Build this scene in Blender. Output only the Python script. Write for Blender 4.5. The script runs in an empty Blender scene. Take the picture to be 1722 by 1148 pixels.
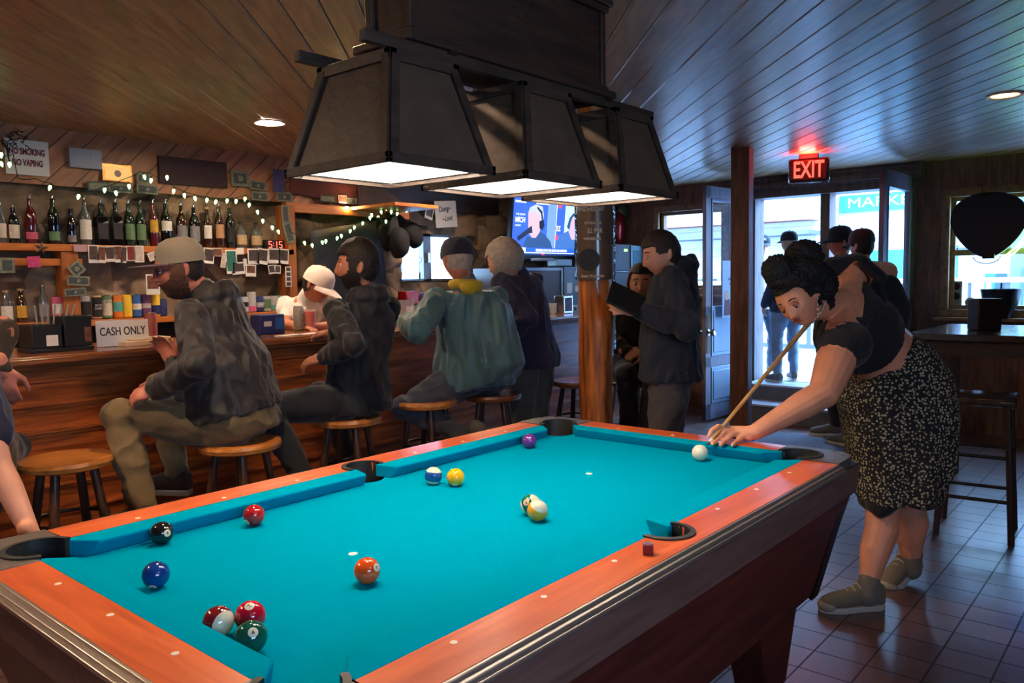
import bpy, bmesh, math, random
from mathutils import Vector, Matrix, noise
V=Vector; PI=math.pi
random.seed(7)
SC=bpy.context.scene; COL=SC.collection

# ------------------------------------------------------------------ camera
F_PX=1339.6; YAW,PITCH,ROLL=.86557,-.07636,-.01632
CAM=V((-1.66926,-1.513,1.41944))
def _axes():
    cy,sy,cp,sp=math.cos(YAW),math.sin(YAW),math.cos(PITCH),math.sin(PITCH)
    f=V((sy*cp,cy*cp,sp)); r=V((cy,-sy,0)); u=r.cross(f)
    c,s=math.cos(ROLL),math.sin(ROLL)
    return c*r+s*u, -s*r+c*u, f
CR,CU,CF=_axes()
cd=bpy.data.cameras.new('camera'); cam=bpy.data.objects.new('camera',cd); COL.objects.link(cam)
cd.sensor_width=36; cd.lens=F_PX/1722*36; cd.clip_start=.05; cd.clip_end=200
cam.matrix_world=Matrix(((CR.x,CU.x,-CF.x,CAM.x),(CR.y,CU.y,-CF.y,CAM.y),(CR.z,CU.z,-CF.z,CAM.z),(0,0,0,1)))
SC.camera=cam
SC.view_settings.view_transform='Standard'; SC.view_settings.look='None'; SC.view_settings.gamma=1
SC.view_settings.use_curve_mapping=False; SC.view_settings.exposure=1.08
SC.cycles.use_denoising=True
SC.cycles.max_bounces=7; SC.cycles.diffuse_bounces=4; SC.cycles.glossy_bounces=3; SC.cycles.transmission_bounces=6
SC.cycles.transparent_max_bounces=8; SC.cycles.sample_clamp_indirect=4.0
SC.cycles.caustics_reflective=False; SC.cycles.caustics_refractive=False
# ------------------------------------------------------------------ sky
W=bpy.data.worlds.new('sky'); SC.world=W; W.use_nodes=True
nt=W.node_tree; nt.nodes.clear()
bg=nt.nodes.new('ShaderNodeBackground'); wo=nt.nodes.new('ShaderNodeOutputWorld')
tc=nt.nodes.new('ShaderNodeTexCoord'); sp=nt.nodes.new('ShaderNodeSeparateXYZ'); cr=nt.nodes.new('ShaderNodeValToRGB')
nt.links.new(tc.outputs['Generated'],sp.inputs[0]); nt.links.new(sp.outputs['Z'],cr.inputs[0])
cr.color_ramp.elements[0].position=0; cr.color_ramp.elements[0].color=(.37,.64,1,1)
cr.color_ramp.elements[1].position=.6; cr.color_ramp.elements[1].color=(.24,.51,1,1)
nt.links.new(cr.outputs[0],bg.inputs[0]); nt.links.new(bg.outputs[0],wo.inputs[0])
bg.inputs[1].default_value=12

def lin(c):
    return tuple((x/12.92 if x<=.04045 else ((x+.055)/1.055)**2.4) for x in c)
def rgb(r,g,b): return lin((r/255,g/255,b/255))
def area(name,loc,d,sx,sy,power,col,portal=False,spread=None):
    l=bpy.data.lights.new(name,'AREA'); l.shape='RECTANGLE'; l.size=sx; l.size_y=sy; l.energy=power; l.color=col
    if portal: l.cycles.is_portal=True
    if spread: l.spread=spread
    o=bpy.data.objects.new(name,l); COL.objects.link(o); o.location=loc
    o.rotation_euler=V(d).to_track_quat('-Z','Y').to_euler(); return o
# sky portals in the openings of the front and back walls
area('sky_portal',(6.36,1.23,1.3),(-1,0,0),1.5,2.0,1,(1,1,1),True)
area('sky_portal',(6.36,-.50,1.6),(-1,0,0),1.3,1.1,1,(1,1,1),True)
area('sky_portal',(6.36,2.72,1.75),(-1,0,0),.9,.9,1,(1,1,1),True)

area('sky_portal',(-1.9,-3.66,1.68),(0,1,0),1.8,.64,1,(1,1,1),True)  # portal for the added side window in the right wall

# ------------------------------------------------------------------ pixel helpers (a pixel of the photograph -> a point on a plane)
def ray(x,y): return CF+CR*((x-861)/F_PX)-CU*((y-574)/F_PX)
def atz(x,y,z): d=ray(x,y); return CAM+d*((z-CAM.z)/d.z)
def atY(x,y,Y): d=ray(x,y); return CAM+d*((Y-CAM.y)/d.y)
def atX(x,y,X): d=ray(x,y); return CAM+d*((X-CAM.x)/d.x)
def atd(x,y,t): return CAM+ray(x,y)*t

# ------------------------------------------------------------------ materials
MATS={}
def _new(name):
    m=bpy.data.materials.new(name); m.use_nodes=True
    nt=m.node_tree; b=nt.nodes['Principled BSDF']; return m,nt,b
def M(name,col,rough=.5,metal=0,spec=.5,bump=0,bscale=60,var=0,vscale=8,coat=0,trans=0,emis=None,es=0,alpha=1,sheen=0,ior=1.45,stretch=None):
    if name in MATS: return MATS[name]
    m,nt,b=_new(name)
    b.inputs['Base Color'].default_value=(*col,1); b.inputs['Roughness'].default_value=rough
    b.inputs['Metallic'].default_value=metal; b.inputs['Specular IOR Level'].default_value=spec
    b.inputs['Coat Weight'].default_value=coat; b.inputs['Transmission Weight'].default_value=trans
    b.inputs['IOR'].default_value=ior; b.inputs['Alpha'].default_value=alpha
    if sheen: b.inputs['Sheen Weight'].default_value=sheen
    if emis: b.inputs['Emission Color'].default_value=(*emis,1); b.inputs['Emission Strength'].default_value=es
    if bump or var:
        tc=nt.nodes.new('ShaderNodeTexCoord'); mp=nt.nodes.new('ShaderNodeMapping')
        if stretch: mp.inputs['Scale'].default_value=stretch
        nt.links.new(tc.outputs['Object'],mp.inputs[0])
    if var:
        n=nt.nodes.new('ShaderNodeTexNoise'); n.inputs['Scale'].default_value=vscale; n.inputs['Detail'].default_value=5
        nt.links.new(mp.outputs[0],n.inputs['Vector'])
        r=nt.nodes.new('ShaderNodeValToRGB'); e=r.color_ramp.elements
        e[0].position=.3; e[0].color=(*[c*(1-var) for c in col],1); e[1].position=.7; e[1].color=(*[min(1,c*(1+var)) for c in col],1)
        nt.links.new(n.outputs[0],r.inputs[0]); nt.links.new(r.outputs[0],b.inputs['Base Color'])
    if bump:
        n=nt.nodes.new('ShaderNodeTexNoise'); n.inputs['Scale'].default_value=bscale; n.inputs['Detail'].default_value=3
        nt.links.new(mp.outputs[0],n.inputs['Vector'])
        bp=nt.nodes.new('ShaderNodeBump'); bp.inputs['Strength'].default_value=bump; bp.inputs['Distance'].default_value=.01
        nt.links.new(n.outputs[0],bp.inputs['Height']); nt.links.new(bp.outputs[0],b.inputs['Normal'])
    MATS[name]=m; return m
def E(name,col,s):
    if name in MATS: return MATS[name]
    m=M(name,(0.02,0.02,0.02),emis=col,es=s); return m
def _math(nt,op,a,b=None,c=None):
    n=nt.nodes.new('ShaderNodeMath'); n.operation=op
    for i,v in enumerate((a,b,c)):
        if v is None: continue
        if isinstance(v,(int,float)): n.inputs[i].default_value=v
        else: nt.links.new(v,n.inputs[i])
    return n.outputs[0]
def wood(name,c1,c2,rough=.45,scale=(1,9,9),s=4,coat=0,boards=None,groove=.06,rot=0,axes=(0,1),knots=0,gdark=.25,spec=.5,bump=.15,tone=.25,croug=.1,phase=0):
    """grained wood; boards=width cuts it into planks that run along the first axis after rot"""
    if name in MATS: return MATS[name]
    m,nt,b=_new(name); L=nt.links
    tc=nt.nodes.new('ShaderNodeTexCoord'); mp=nt.nodes.new('ShaderNodeMapping'); L.new(tc.outputs['Object'],mp.inputs[0])
    if axes==(0,1): mp.inputs['Rotation'].default_value=(0,0,rot)
    else: mp.inputs['Rotation'].default_value=(0,rot,0)      # wall in XZ
    sp=nt.nodes.new('ShaderNodeSeparateXYZ'); L.new(mp.outputs[0],sp.inputs[0])
    cross=sp.outputs[axes[1]]
    idx=None
    vec=mp.outputs[0]
    if boards:
        q=_math(nt,"DIVIDE",_math(nt,"SUBTRACT",cross,phase),boards); idx=_math(nt,'FLOOR',q); fr=_math(nt,'FRACT',q)
        wn=nt.nodes.new('ShaderNodeTexWhiteNoise'); wn.noise_dimensions='1D'; L.new(idx,wn.inputs['W'])
        cb=nt.nodes.new('ShaderNodeCombineXYZ'); L.new(_math(nt,'MULTIPLY',wn.outputs['Value'],37.),cb.inputs[0]); L.new(_math(nt,'MULTIPLY',wn.outputs['Value'],11.),cb.inputs[2])
        ad=nt.nodes.new('ShaderNodeVectorMath'); ad.operation='ADD'; L.new(mp.outputs[0],ad.inputs[0]); L.new(cb.outputs[0],ad.inputs[1]); vec=ad.outputs[0]
    m2=nt.nodes.new('ShaderNodeMapping'); m2.inputs['Scale'].default_value=scale; L.new(vec,m2.inputs[0])
    n=nt.nodes.new('ShaderNodeTexNoise'); n.inputs['Scale'].default_value=s; n.inputs['Detail'].default_value=6; n.inputs['Distortion'].default_value=.6
    L.new(m2.outputs[0],n.inputs['Vector'])
    r=nt.nodes.new('ShaderNodeValToRGB'); e=r.color_ramp.elements
    e[0].position=.33; e[0].color=(*c1,1); e[1].position=.68; e[1].color=(*c2,1); L.new(n.outputs[0],r.inputs[0])
    col=r.outputs[0]; h=n.outputs[0]
    def mul(col,fac):
        mx=nt.nodes.new('ShaderNodeMix'); mx.data_type='RGBA'; mx.blend_type='MULTIPLY'; mx.inputs[0].default_value=1
        L.new(col,mx.inputs[6]); L.new(fac,mx.inputs[7]); return mx.outputs[2]
    if knots:
        vo=nt.nodes.new('ShaderNodeTexVoronoi'); vo.inputs['Scale'].default_value=knots
        mk=nt.nodes.new('ShaderNodeMapping'); mk.inputs['Scale'].default_value=(.6,1.6,1.6); L.new(vec,mk.inputs[0]); L.new(mk.outputs[0],vo.inputs['Vector'])
        k=_math(nt,'MULTIPLY_ADD',vo.outputs['Distance'],7.,.25); k=_math(nt,'MINIMUM',k,1.)
        col=mul(col,k)
    if boards:
        t=_math(nt,'MULTIPLY_ADD',wn.outputs['Value'],tone,1-tone*.5); col=mul(col,t)
        g=_math(nt,'ABSOLUTE',_math(nt,'SUBTRACT',fr,.5)); g=_math(nt,'GREATER_THAN',g,.5-groove*.5)   # 1 in groove
        gi=_math(nt,'MULTIPLY_ADD',g,-(1-gdark),1.); col=mul(col,gi)
        h=_math(nt,'MULTIPLY_ADD',g,-3.,h)
    L.new(col,b.inputs['Base Color']); b.inputs['Roughness'].default_value=rough; b.inputs['Coat Weight'].default_value=coat; b.inputs['Coat Roughness'].default_value=croug
    b.inputs['Specular IOR Level'].default_value=spec
    bp=nt.nodes.new('ShaderNodeBump'); bp.inputs['Strength'].default_value=bump; bp.inputs['Distance'].default_value=.006
    L.new(h,bp.inputs['Height']); L.new(bp.outputs[0],b.inputs['Normal'])
    MATS[name]=m; return m

# ------------------------------------------------------------------ mesh building
class G:
    def __init__(s): s.v=[]; s.f=[]; s.m=[]
    def add(s,v,f,mi=0):
        o=len(s.v); s.v+=[tuple(p) for p in v]; s.f+=[tuple(i+o for i in q) for q in f]; s.m+=[mi]*len(f); return s
    def box(s,c,d,mi=0,R=None,taper=None):
        hx,hy,hz=d[0]/2,d[1]/2,d[2]/2; c=V(c); P=[]
        for z in(-1,1):
            k=(taper or (1,1))[0 if z<0 else 1]
            for x,y in((-1,-1),(1,-1),(1,1),(-1,1)):
                p=V((x*hx*k,y*hy*k,z*hz)); P.append(c+(R@p if R else p))
        return s.add(P,[(0,3,2,1),(4,5,6,7),(0,1,5,4),(1,2,6,5),(2,3,7,6),(3,0,4,7)],mi)
    def bx(s,a,b,mi=0):
        a=V(a);b=V(b); return s.box((a+b)/2,[abs(t) for t in (b-a)],mi)
    def prism(s,poly,h,mi=0,fn=None):
        """poly 2-D, extruded between h=(h0,h1); fn maps (x,y,h)->point"""
        fn=fn or (lambda x,y,z:(x,y,z)); n=len(poly)
        P=[fn(x,y,h[0]) for x,y in poly]+[fn(x,y,h[1]) for x,y in poly]
        return s.add(P,[tuple(range(n))[::-1],tuple(range(n,2*n))]+[(i,(i+1)%n,n+(i+1)%n,n+i) for i in range(n)],mi)
    def tube(s,pts,r,n=12,mi=0,closed=False,cap=True):
        pts=[V(p) for p in pts]; k=len(pts); rr=r if isinstance(r,(list,tuple)) else [r]*k; P=[]; up=None
        for i,p in enumerate(pts):
            a=pts[(i-1)%k] if (closed or i>0) else p; c=pts[(i+1)%k] if (closed or i<k-1) else p
            t=(c-a); t=t.normalized() if t.length>1e-9 else V((0,0,1))
            if up is None: up=t.orthogonal().normalized()
            up=(up-t*up.dot(t)); up=up.normalized() if up.length>1e-6 else t.orthogonal().normalized()
            w=t.cross(up)
            for j in range(n):
                q=2*PI*j/n; P.append(p+(up*math.cos(q)+w*math.sin(q))*rr[i])
        F=[]
        for i in range(k if closed else k-1):
            for j in range(n):
                a=i*n+j;b=i*n+(j+1)%n;c=((i+1)%k)*n+(j+1)%n;d=((i+1)%k)*n+j; F.append((a,b,c,d))
        if cap and not closed: F+=[tuple(range(n))[::-1],tuple(range((k-1)*n,k*n))]
        return s.add(P,F,mi)
    def lathe(s,prof,c=(0,0,0),n=24,mi=0,R=None,ring=False):
        """prof list of (r,z)"""
        c=V(c);P=[];k=len(prof)
        for r,z in prof:
            for j in range(n):
                q=2*PI*j/n; p=V((max(r,1e-5)*math.cos(q),max(r,1e-5)*math.sin(q),z)); P.append(c+(R@p if R else p))
        F=[(i*n+j,i*n+(j+1)%n,(i+1)*n+(j+1)%n,(i+1)*n+j) for i in range(k-1) for j in range(n)]
        if ring: F+=[((k-1)*n+j,(k-1)*n+(j+1)%n,(j+1)%n,j) for j in range(n)]
        else: F+=[tuple(range(n))[::-1],tuple(range((k-1)*n,k*n))]
        return s.add(P,F,mi)
    def ball(s,c,r,mi=0,n=16,m=10,R=None):
        r=V((r,r,r)) if isinstance(r,(int,float)) else V(r); c=V(c);P=[];F=[]
        for i in range(1,m):
            a=PI*i/m
            for j in range(n):
                q=2*PI*j/n; p=V((r.x*math.sin(a)*math.cos(q),r.y*math.sin(a)*math.sin(q),r.z*math.cos(a))); P.append(c+(R@p if R else p))
        for z in(1,-1):
            p=V((0,0,r.z*z)); P.append(c+(R@p if R else p))
        T=len(P)-2;B=T+1
        for i in range(m-2):
            for j in range(n): F.append((i*n+j,(i+1)*n+j,(i+1)*n+(j+1)%n,i*n+(j+1)%n))
        for j in range(n): F.append((T,j,(j+1)%n)); F.append((B,(m-2)*n+(j+1)%n,(m-2)*n+j))
        return s.add(P,F,mi)
    def loft(s,secs,n=20,mi=0,pw=2.3):
        """secs: (centre, halfwidth, halfdepth, width_dir, depth_dir)"""
        P=[];k=len(secs)
        for c,a,b,wd,dd in secs:
            c=V(c)
            for j in range(n):
                q=2*PI*j/n; cs,sn=math.cos(q),math.sin(q)
                e=2/pw; x=abs(cs)**e*(1 if cs>=0 else -1); y=abs(sn)**e*(1 if sn>=0 else -1)
                P.append(c+V(wd)*a*x+V(dd)*b*y)
        F=[(i*n+j,i*n+(j+1)%n,(i+1)*n+(j+1)%n,(i+1)*n+j) for i in range(k-1) for j in range(n)]
        F+=[tuple(range(n))[::-1],tuple(range((k-1)*n,k*n))]
        return s.add(P,F,mi)
    def chain(s,pts,rad,n=14,mi=0):
        s.tube(pts,list(rad),n,mi)
        for p,r in zip(pts,rad): s.ball(p,r,mi,n,8)
        return s
    def xf(s,Mx): s.v=[tuple(Mx@V(p)) for p in s.v]; return s
    def mesh(s,name):
        me=bpy.data.meshes.new(name); me.from_pydata(s.v,[],s.f)
        me.polygons.foreach_set('material_index',s.m); me.update()
        bm=bmesh.new(); bm.from_mesh(me); bmesh.ops.recalc_face_normals(bm,faces=bm.faces); bm.to_mesh(me); bm.free()
        return me
def tag(o,label=None,cat=None,group=None,kind=None):
    for k,v in (('label',label),('category',cat),('group',group),('kind',kind)):
        if v: o[k]=v
    return o
def O(name,g,mats,parent=None,label=None,cat=None,group=None,kind=None,smooth=None,bev=0,loc=None):
    me=g if isinstance(g,bpy.types.Mesh) else g.mesh(name)
    for m in (mats if isinstance(mats,(list,tuple)) else [mats]): me.materials.append(m)
    o=bpy.data.objects.new(name,me); COL.objects.link(o)
    if parent: o.parent=parent
    if loc is not None: o.location=loc
    if smooth is None: smooth=True
    if smooth:
        me.polygons.foreach_set('use_smooth',[True]*len(me.polygons))
        try: me.set_sharp_from_angle(angle=math.radians(38))
        except Exception: pass
    if bev:
        b=o.modifiers.new('bevel','BEVEL'); b.width=bev; b.segments=2; b.limit_method='ANGLE'; b.angle_limit=math.radians(40)
    return tag(o,label,cat,group,kind)
def EM(name,loc,label,cat,group=None,rz=0,kind=None):
    o=bpy.data.objects.new(name,None); COL.objects.link(o); o.location=loc; o.rotation_euler=(0,0,rz); o.empty_display_size=.1
    return tag(o,label,cat,group,kind)
def S(name,g,m,**k): return O(name,g,m,kind='structure',**k)
def copy_tree(o,parent=None,top=True):
    c=o.copy(); COL.objects.link(c)
    if parent is not None: c.parent=parent
    for ch in list(o.children): copy_tree(ch,c,False)
    return c
_fc={}
def text(s,h,mat,name,parent,Mx,depth=.001,align='CENTER',sx=1,shear=0,bold=0,**k):
    """lettering as a mesh; Mx maps the text plane (x right, y up) to the parent's space"""
    key=(s,h,sx,shear,depth,bold)
    if key not in _fc:
        c=bpy.data.curves.new('t','FONT'); c.body=s; c.size=h; c.extrude=depth; c.align_x=align; c.align_y='CENTER'; c.shear=shear; c.resolution_u=3; c.offset=bold
        t=bpy.data.objects.new('t',c); COL.objects.link(t); bpy.context.view_layer.update()
        me=bpy.data.meshes.new_from_object(t.evaluated_get(bpy.context.evaluated_depsgraph_get()))
        bpy.data.objects.remove(t); _fc[key]=me
    me=_fc[key].copy()
    me.transform(Mx@Matrix.Diagonal((sx,1,1,1)))
    me.materials.clear()
    return O(name,me,mat,parent,smooth=False,**k)
def frame(o,x,y,z=None):
    """matrix with columns x,y,z and origin o"""
    x=V(x).normalized(); y=V(y).normalized(); z=V(z).normalized() if z else x.cross(y)
    return Matrix(((x.x,y.x,z.x,o[0]),(x.y,y.y,z.y,o[1]),(x.z,y.z,z.z,o[2]),(0,0,0,1)))
def remesh(g,voxel,smooth=6,disp=None):
    me=g.mesh('tmp'); o=bpy.data.objects.new('tmp',me); COL.objects.link(o)
    r=o.modifiers.new('r','REMESH'); r.mode='VOXEL'; r.voxel_size=voxel
    if smooth: sm=o.modifiers.new('s','SMOOTH'); sm.iterations=smooth; sm.factor=.5
    out=bpy.data.meshes.new_from_object(o.evaluated_get(bpy.context.evaluated_depsgraph_get()))
    bpy.data.objects.remove(o); bpy.data.meshes.remove(me)
    if disp:
        nn=[v.normal.copy() for v in out.vertices]
        for v,n in zip(out.vertices,nn): v.co=v.co+n*disp(v.co)
    out.update(); return out
def folds(amp=.008,sc=(9,9,5),seed=0,ridge=True):
    off=V((seed*3.1,seed*1.7,seed*.9))
    def f(p):
        q=V((p.x*sc[0],p.y*sc[1],p.z*sc[2]))+off
        a=noise.noise(q)+.5*noise.noise(q*2.1)
        if ridge: a=.6-abs(a)*2.0
        return amp*a
    return f
# ================================================================== MATERIALS
H=2.42; YB=4.08; XF=6.30
m_ceil=wood('pine_ceiling',rgb(150,112,70),rgb(192,150,102),rough=.42,scale=(.9,7,7),s=3,coat=.45,croug=.26,boards=.1405,groove=0,rot=-.7606,phase=-.704,knots=2.6,gdark=.12,bump=.25)
m_panel=wood('pine_wall_panel',rgb(150,100,70),rgb(190,135,98),rough=.5,scale=(.9,7,7),s=3,boards=.1275,groove=.06,rot=PI/4,axes=(0,2),phase=1.263,knots=2.2,gdark=.25)
m_dark=wood('dark_stained_wood',rgb(38,25,20),rgb(62,41,31),rough=.5,scale=(1,8,8),s=4)
m_darkv=wood('dark_wood_upright',rgb(98,58,44),rgb(136,88,68),rough=.55,scale=(8,8,1),s=4)
m_bar=wood('varnished_bar_wood',rgb(120,58,26),rgb(190,104,48),rough=.32,scale=(1,9,9),s=3,coat=.3,croug=.2,knots=1.2)
m_bartop=wood('bar_top_wood',rgb(112,62,36),rgb(150,92,58),rough=.22,scale=(1,8,8),s=4,coat=.6)
m_shelf=wood('orange_shelf_wood',rgb(176,96,36),rgb(214,128,58),rough=.45,scale=(1,9,9),s=4)
m_shelfv=wood('orange_upright_wood',rgb(150,84,36),rgb(190,112,56),rough=.45,scale=(9,9,1),s=4)
m_rail=wood('cherry_rail_laminate',rgb(196,82,38),rgb(232,112,58),rough=.3,scale=(1,10,10),s=3,coat=.35,croug=.18,bump=.03)
m_railv=wood('cherry_end_rail_laminate',rgb(196,82,38),rgb(232,112,58),rough=.3,scale=(10,1,10),s=3,coat=.35,croug=.18,bump=.03)
m_cab=wood('cabinet_laminate',rgb(70,26,22),rgb(98,40,32),rough=.45,scale=(1,9,9),s=3,bump=.03)
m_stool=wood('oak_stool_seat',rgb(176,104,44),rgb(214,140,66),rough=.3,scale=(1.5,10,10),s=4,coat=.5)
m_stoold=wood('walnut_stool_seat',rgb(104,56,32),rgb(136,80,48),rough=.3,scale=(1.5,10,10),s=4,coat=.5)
m_log=wood('peeled_log_wood',rgb(112,50,20),rgb(226,134,60),rough=.42,scale=(5,5,.6),s=5,coat=.2,knots=1.3,bump=.3)
m_lampwood=wood('old_lamp_wood',rgb(44,31,25),rgb(70,52,42),rough=.6,scale=(1,6,6),s=6)
m_canopy=wood('canopy_box_wood',rgb(48,29,22),rgb(74,46,33),rough=.6,scale=(1,7,7),s=4)
m_cloth=M('teal_felt',rgb(0,140,170),rough=1,spec=.0,bump=.05,bscale=900,var=.05,vscale=400)
m_black=M('black_plastic',rgb(24,24,26),rough=.45)
m_blackm=M('black_painted_metal',rgb(34,32,32),rough=.4,metal=.3)
m_pocket=M('black_pocket_liner',rgb(30,29,30),rough=.55)
m_castd=M('pewter_casting',rgb(120,112,106),rough=.4,metal=.55,bump=.1,bscale=200)
m_alu=M('brushed_aluminium',rgb(200,190,180),rough=.35,metal=.9)
m_chrome=M('chrome',rgb(220,220,225),rough=.12,metal=1)
m_white=M('white_paint',rgb(235,233,228),rough=.5)
m_paper=M('white_paper',rgb(226,220,212),rough=.7)
m_ivory=M('ivory_dot',rgb(240,225,205),rough=.3)
m_ink=M('dark_ink',rgb(45,38,38),rough=.6)
m_maroon=M('maroon_ink',rgb(108,22,44),rough=.6)
m_glass=M('window_glass',(.9,.95,1),rough=.02,alpha=.06)
m_clear=M('clear_glass',(.8,.84,.86),rough=.04,alpha=.16,spec=1)
m_stone=None

def stone(name,c1,c2,sc=3.2):
    m,nt,b=_new(name); L=nt.links
    tc=nt.nodes.new('ShaderNodeTexCoord')
    vo=nt.nodes.new('ShaderNodeTexVoronoi'); vo.inputs['Scale'].default_value=sc; L.new(tc.outputs['Object'],vo.inputs['Vector'])
    n=nt.nodes.new('ShaderNodeTexNoise'); n.inputs['Scale'].default_value=9; n.inputs['Detail'].default_value=8; L.new(tc.outputs['Object'],n.inputs['Vector'])
    s=nt.nodes.new('ShaderNodeSeparateColor'); L.new(vo.outputs['Color'],s.inputs[0])
    a=_math(nt,'MULTIPLY_ADD',s.outputs[0],.45,_math(nt,'MULTIPLY',n.outputs[0],.6))
    r=nt.nodes.new('ShaderNodeValToRGB'); e=r.color_ramp.elements; e[0].position=.2;e[0].color=(*c1,1);e[1].position=.8;e[1].color=(*c2,1); L.new(a,r.inputs[0])
    L.new(r.outputs[0],b.inputs['Base Color']); b.inputs['Roughness'].default_value=.8
    bp=nt.nodes.new('ShaderNodeBump'); bp.inputs['Strength'].default_value=.6; bp.inputs['Distance'].default_value=.03; L.new(n.outputs[0],bp.inputs['Height']); L.new(bp.outputs[0],b.inputs['Normal'])
    return m
m_stone=stone('rough_stone',rgb(52,42,36),rgb(176,148,118))

def tiles(name,w,h,px,py,c1,c2,grout,rough=.3):
    m,nt,b=_new(name); L=nt.links
    tc=nt.nodes.new('ShaderNodeTexCoord'); sp=nt.nodes.new('ShaderNodeSeparateXYZ'); L.new(tc.outputs['Object'],sp.inputs[0])
    gs=[];ids=[]
    for o,wd,ph in((0,w,px),(1,h,py)):
        q=_math(nt,'DIVIDE',_math(nt,'SUBTRACT',sp.outputs[o],ph),wd); fr=_math(nt,'FRACT',q); ids.append(_math(nt,'FLOOR',q))
        gs.append(_math(nt,'GREATER_THAN',_math(nt,'ABSOLUTE',_math(nt,'SUBTRACT',fr,.5)),.5-.0035/wd))
    g=_math(nt,'MAXIMUM',*gs)
    cb=nt.nodes.new('ShaderNodeCombineXYZ'); L.new(ids[0],cb.inputs[0]); L.new(ids[1],cb.inputs[1])
    wn=nt.nodes.new('ShaderNodeTexWhiteNoise'); wn.noise_dimensions='2D'; L.new(cb.outputs[0],wn.inputs['Vector'])
    n=nt.nodes.new('ShaderNodeTexNoise'); n.inputs['Scale'].default_value=14; n.inputs['Detail'].default_value=5; L.new(tc.outputs['Object'],n.inputs['Vector'])
    a=_math(nt,'MULTIPLY_ADD',wn.outputs['Value'],.4,_math(nt,'MULTIPLY',n.outputs[0],.6))
    r=nt.nodes.new('ShaderNodeValToRGB'); e=r.color_ramp.elements; e[0].position=.2;e[0].color=(*c1,1);e[1].position=.8;e[1].color=(*c2,1); L.new(a,r.inputs[0])
    mx=nt.nodes.new('ShaderNodeMix'); mx.data_type='RGBA'; L.new(g,mx.inputs[0]); L.new(r.outputs[0],mx.inputs[6]); mx.inputs[7].default_value=(*grout,1)
    L.new(mx.outputs[2],b.inputs['Base Color']); b.inputs['Coat Weight'].default_value=.35; b.inputs['Coat Roughness'].default_value=.3; b.inputs['Specular IOR Level'].default_value=.8
    L.new(_math(nt,'MULTIPLY_ADD',g,.5,_math(nt,'MULTIPLY_ADD',n.outputs[0],.15,rough-.08)),b.inputs['Roughness'])
    hh=_math(nt,'MULTIPLY_ADD',g,-1.,_math(nt,'MULTIPLY',n.outputs[0],.15))
    bp=nt.nodes.new('ShaderNodeBump'); bp.inputs['Strength'].default_value=.5; bp.inputs['Distance'].default_value=.004; L.new(hh,bp.inputs['Height']); L.new(bp.outputs[0],b.inputs['Normal'])
    return m
m_floor=tiles('quarry_tile',.165,.186,1.126,-.29,rgb(94,66,60),rgb(126,94,86),rgb(30,24,26),.34)

# ================================================================== ROOM SHELL
X0,Y0=-4.2,-3.6
S('floor',G().bx((X0,Y0,-.1),(XF+.2,YB+.3,0)),m_floor,smooth=False)
g=G(); ca,sa=math.cos(.7606),math.sin(.7606); bw=.1405; ch_=.0055
for k in range(-70,60):
    c0_=-.704+bw*k; P=[(c0_+.0012,H+.012),(c0_+.0012,H+ch_),(c0_+ch_,H),(c0_+bw-ch_,H),(c0_+bw-.0012,H+ch_),(c0_+bw-.0012,H+.012)]
    g.prism(P,(-9,11),fn=lambda c,z,t:(t*ca-c*sa,t*sa+c*ca,z))
me=g.mesh('ceiling'); bm=bmesh.new(); bm.from_mesh(me)
for co,no in(((X0,0,0),(-1,0,0)),((XF+.16,0,0),(1,0,0)),((0,Y0,0),(0,-1,0)),((0,YB+.2,0),(0,1,0))):
    bmesh.ops.bisect_plane(bm,geom=bm.verts[:]+bm.edges[:]+bm.faces[:],plane_co=co,plane_no=no,clear_outer=True)
bm.to_mesh(me); bm.free()
S('ceiling',me,m_ceil,smooth=False)
S('ceiling_backing',G().bx((X0,Y0,H+.012),(XF+.25,YB+.3,H+.1)),M('dark_gap',rgb(20,14,12),rough=1),smooth=False)
m_frame0=wood('added_window_frame',rgb(120,90,56),rgb(160,124,80),rough=.4,scale=(6,6,6),s=4)
m_wallw=wood('brown_plank_wall',rgb(104,72,54),rgb(146,104,78),rough=.6,scale=(8,8,1),s=4)
S('wall_near',G().bx((X0-.1,Y0,0),(X0,YB,H)),m_wallw,smooth=False)
S('wall_right',G().bx((X0,Y0-.1,0),(-2.8,Y0,H)).bx((-1.0,Y0-.1,0),(XF,Y0,H)).bx((-2.8,Y0-.1,0),(-1.0,Y0,1.36)).bx((-2.8,Y0-.1,2.0),(-1.0,Y0,H)),m_wallw,smooth=False)  # opening cut for the added side window
g=G()
for a,b in(((-2.87,1.36),(-2.8,2.0)),((-1.0,1.36),(-.93,2.0)),((-2.87,2.0),(-.93,2.07)),((-2.87,1.29),(-.93,1.36)),((-1.93,1.36),(-1.87,2.0))): g.bx((a[0],Y0-.06,a[1]),(b[0],Y0+.03,b[1]))
w4=S('added_side_window',g,m_frame0,bev=.003); O('pane',G().bx((-2.8,Y0-.05,1.36),(-1.0,Y0-.046,2.0)),m_glass,w4,smooth=False)  # added window out of view, lets bluish sky fill into the room
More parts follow.
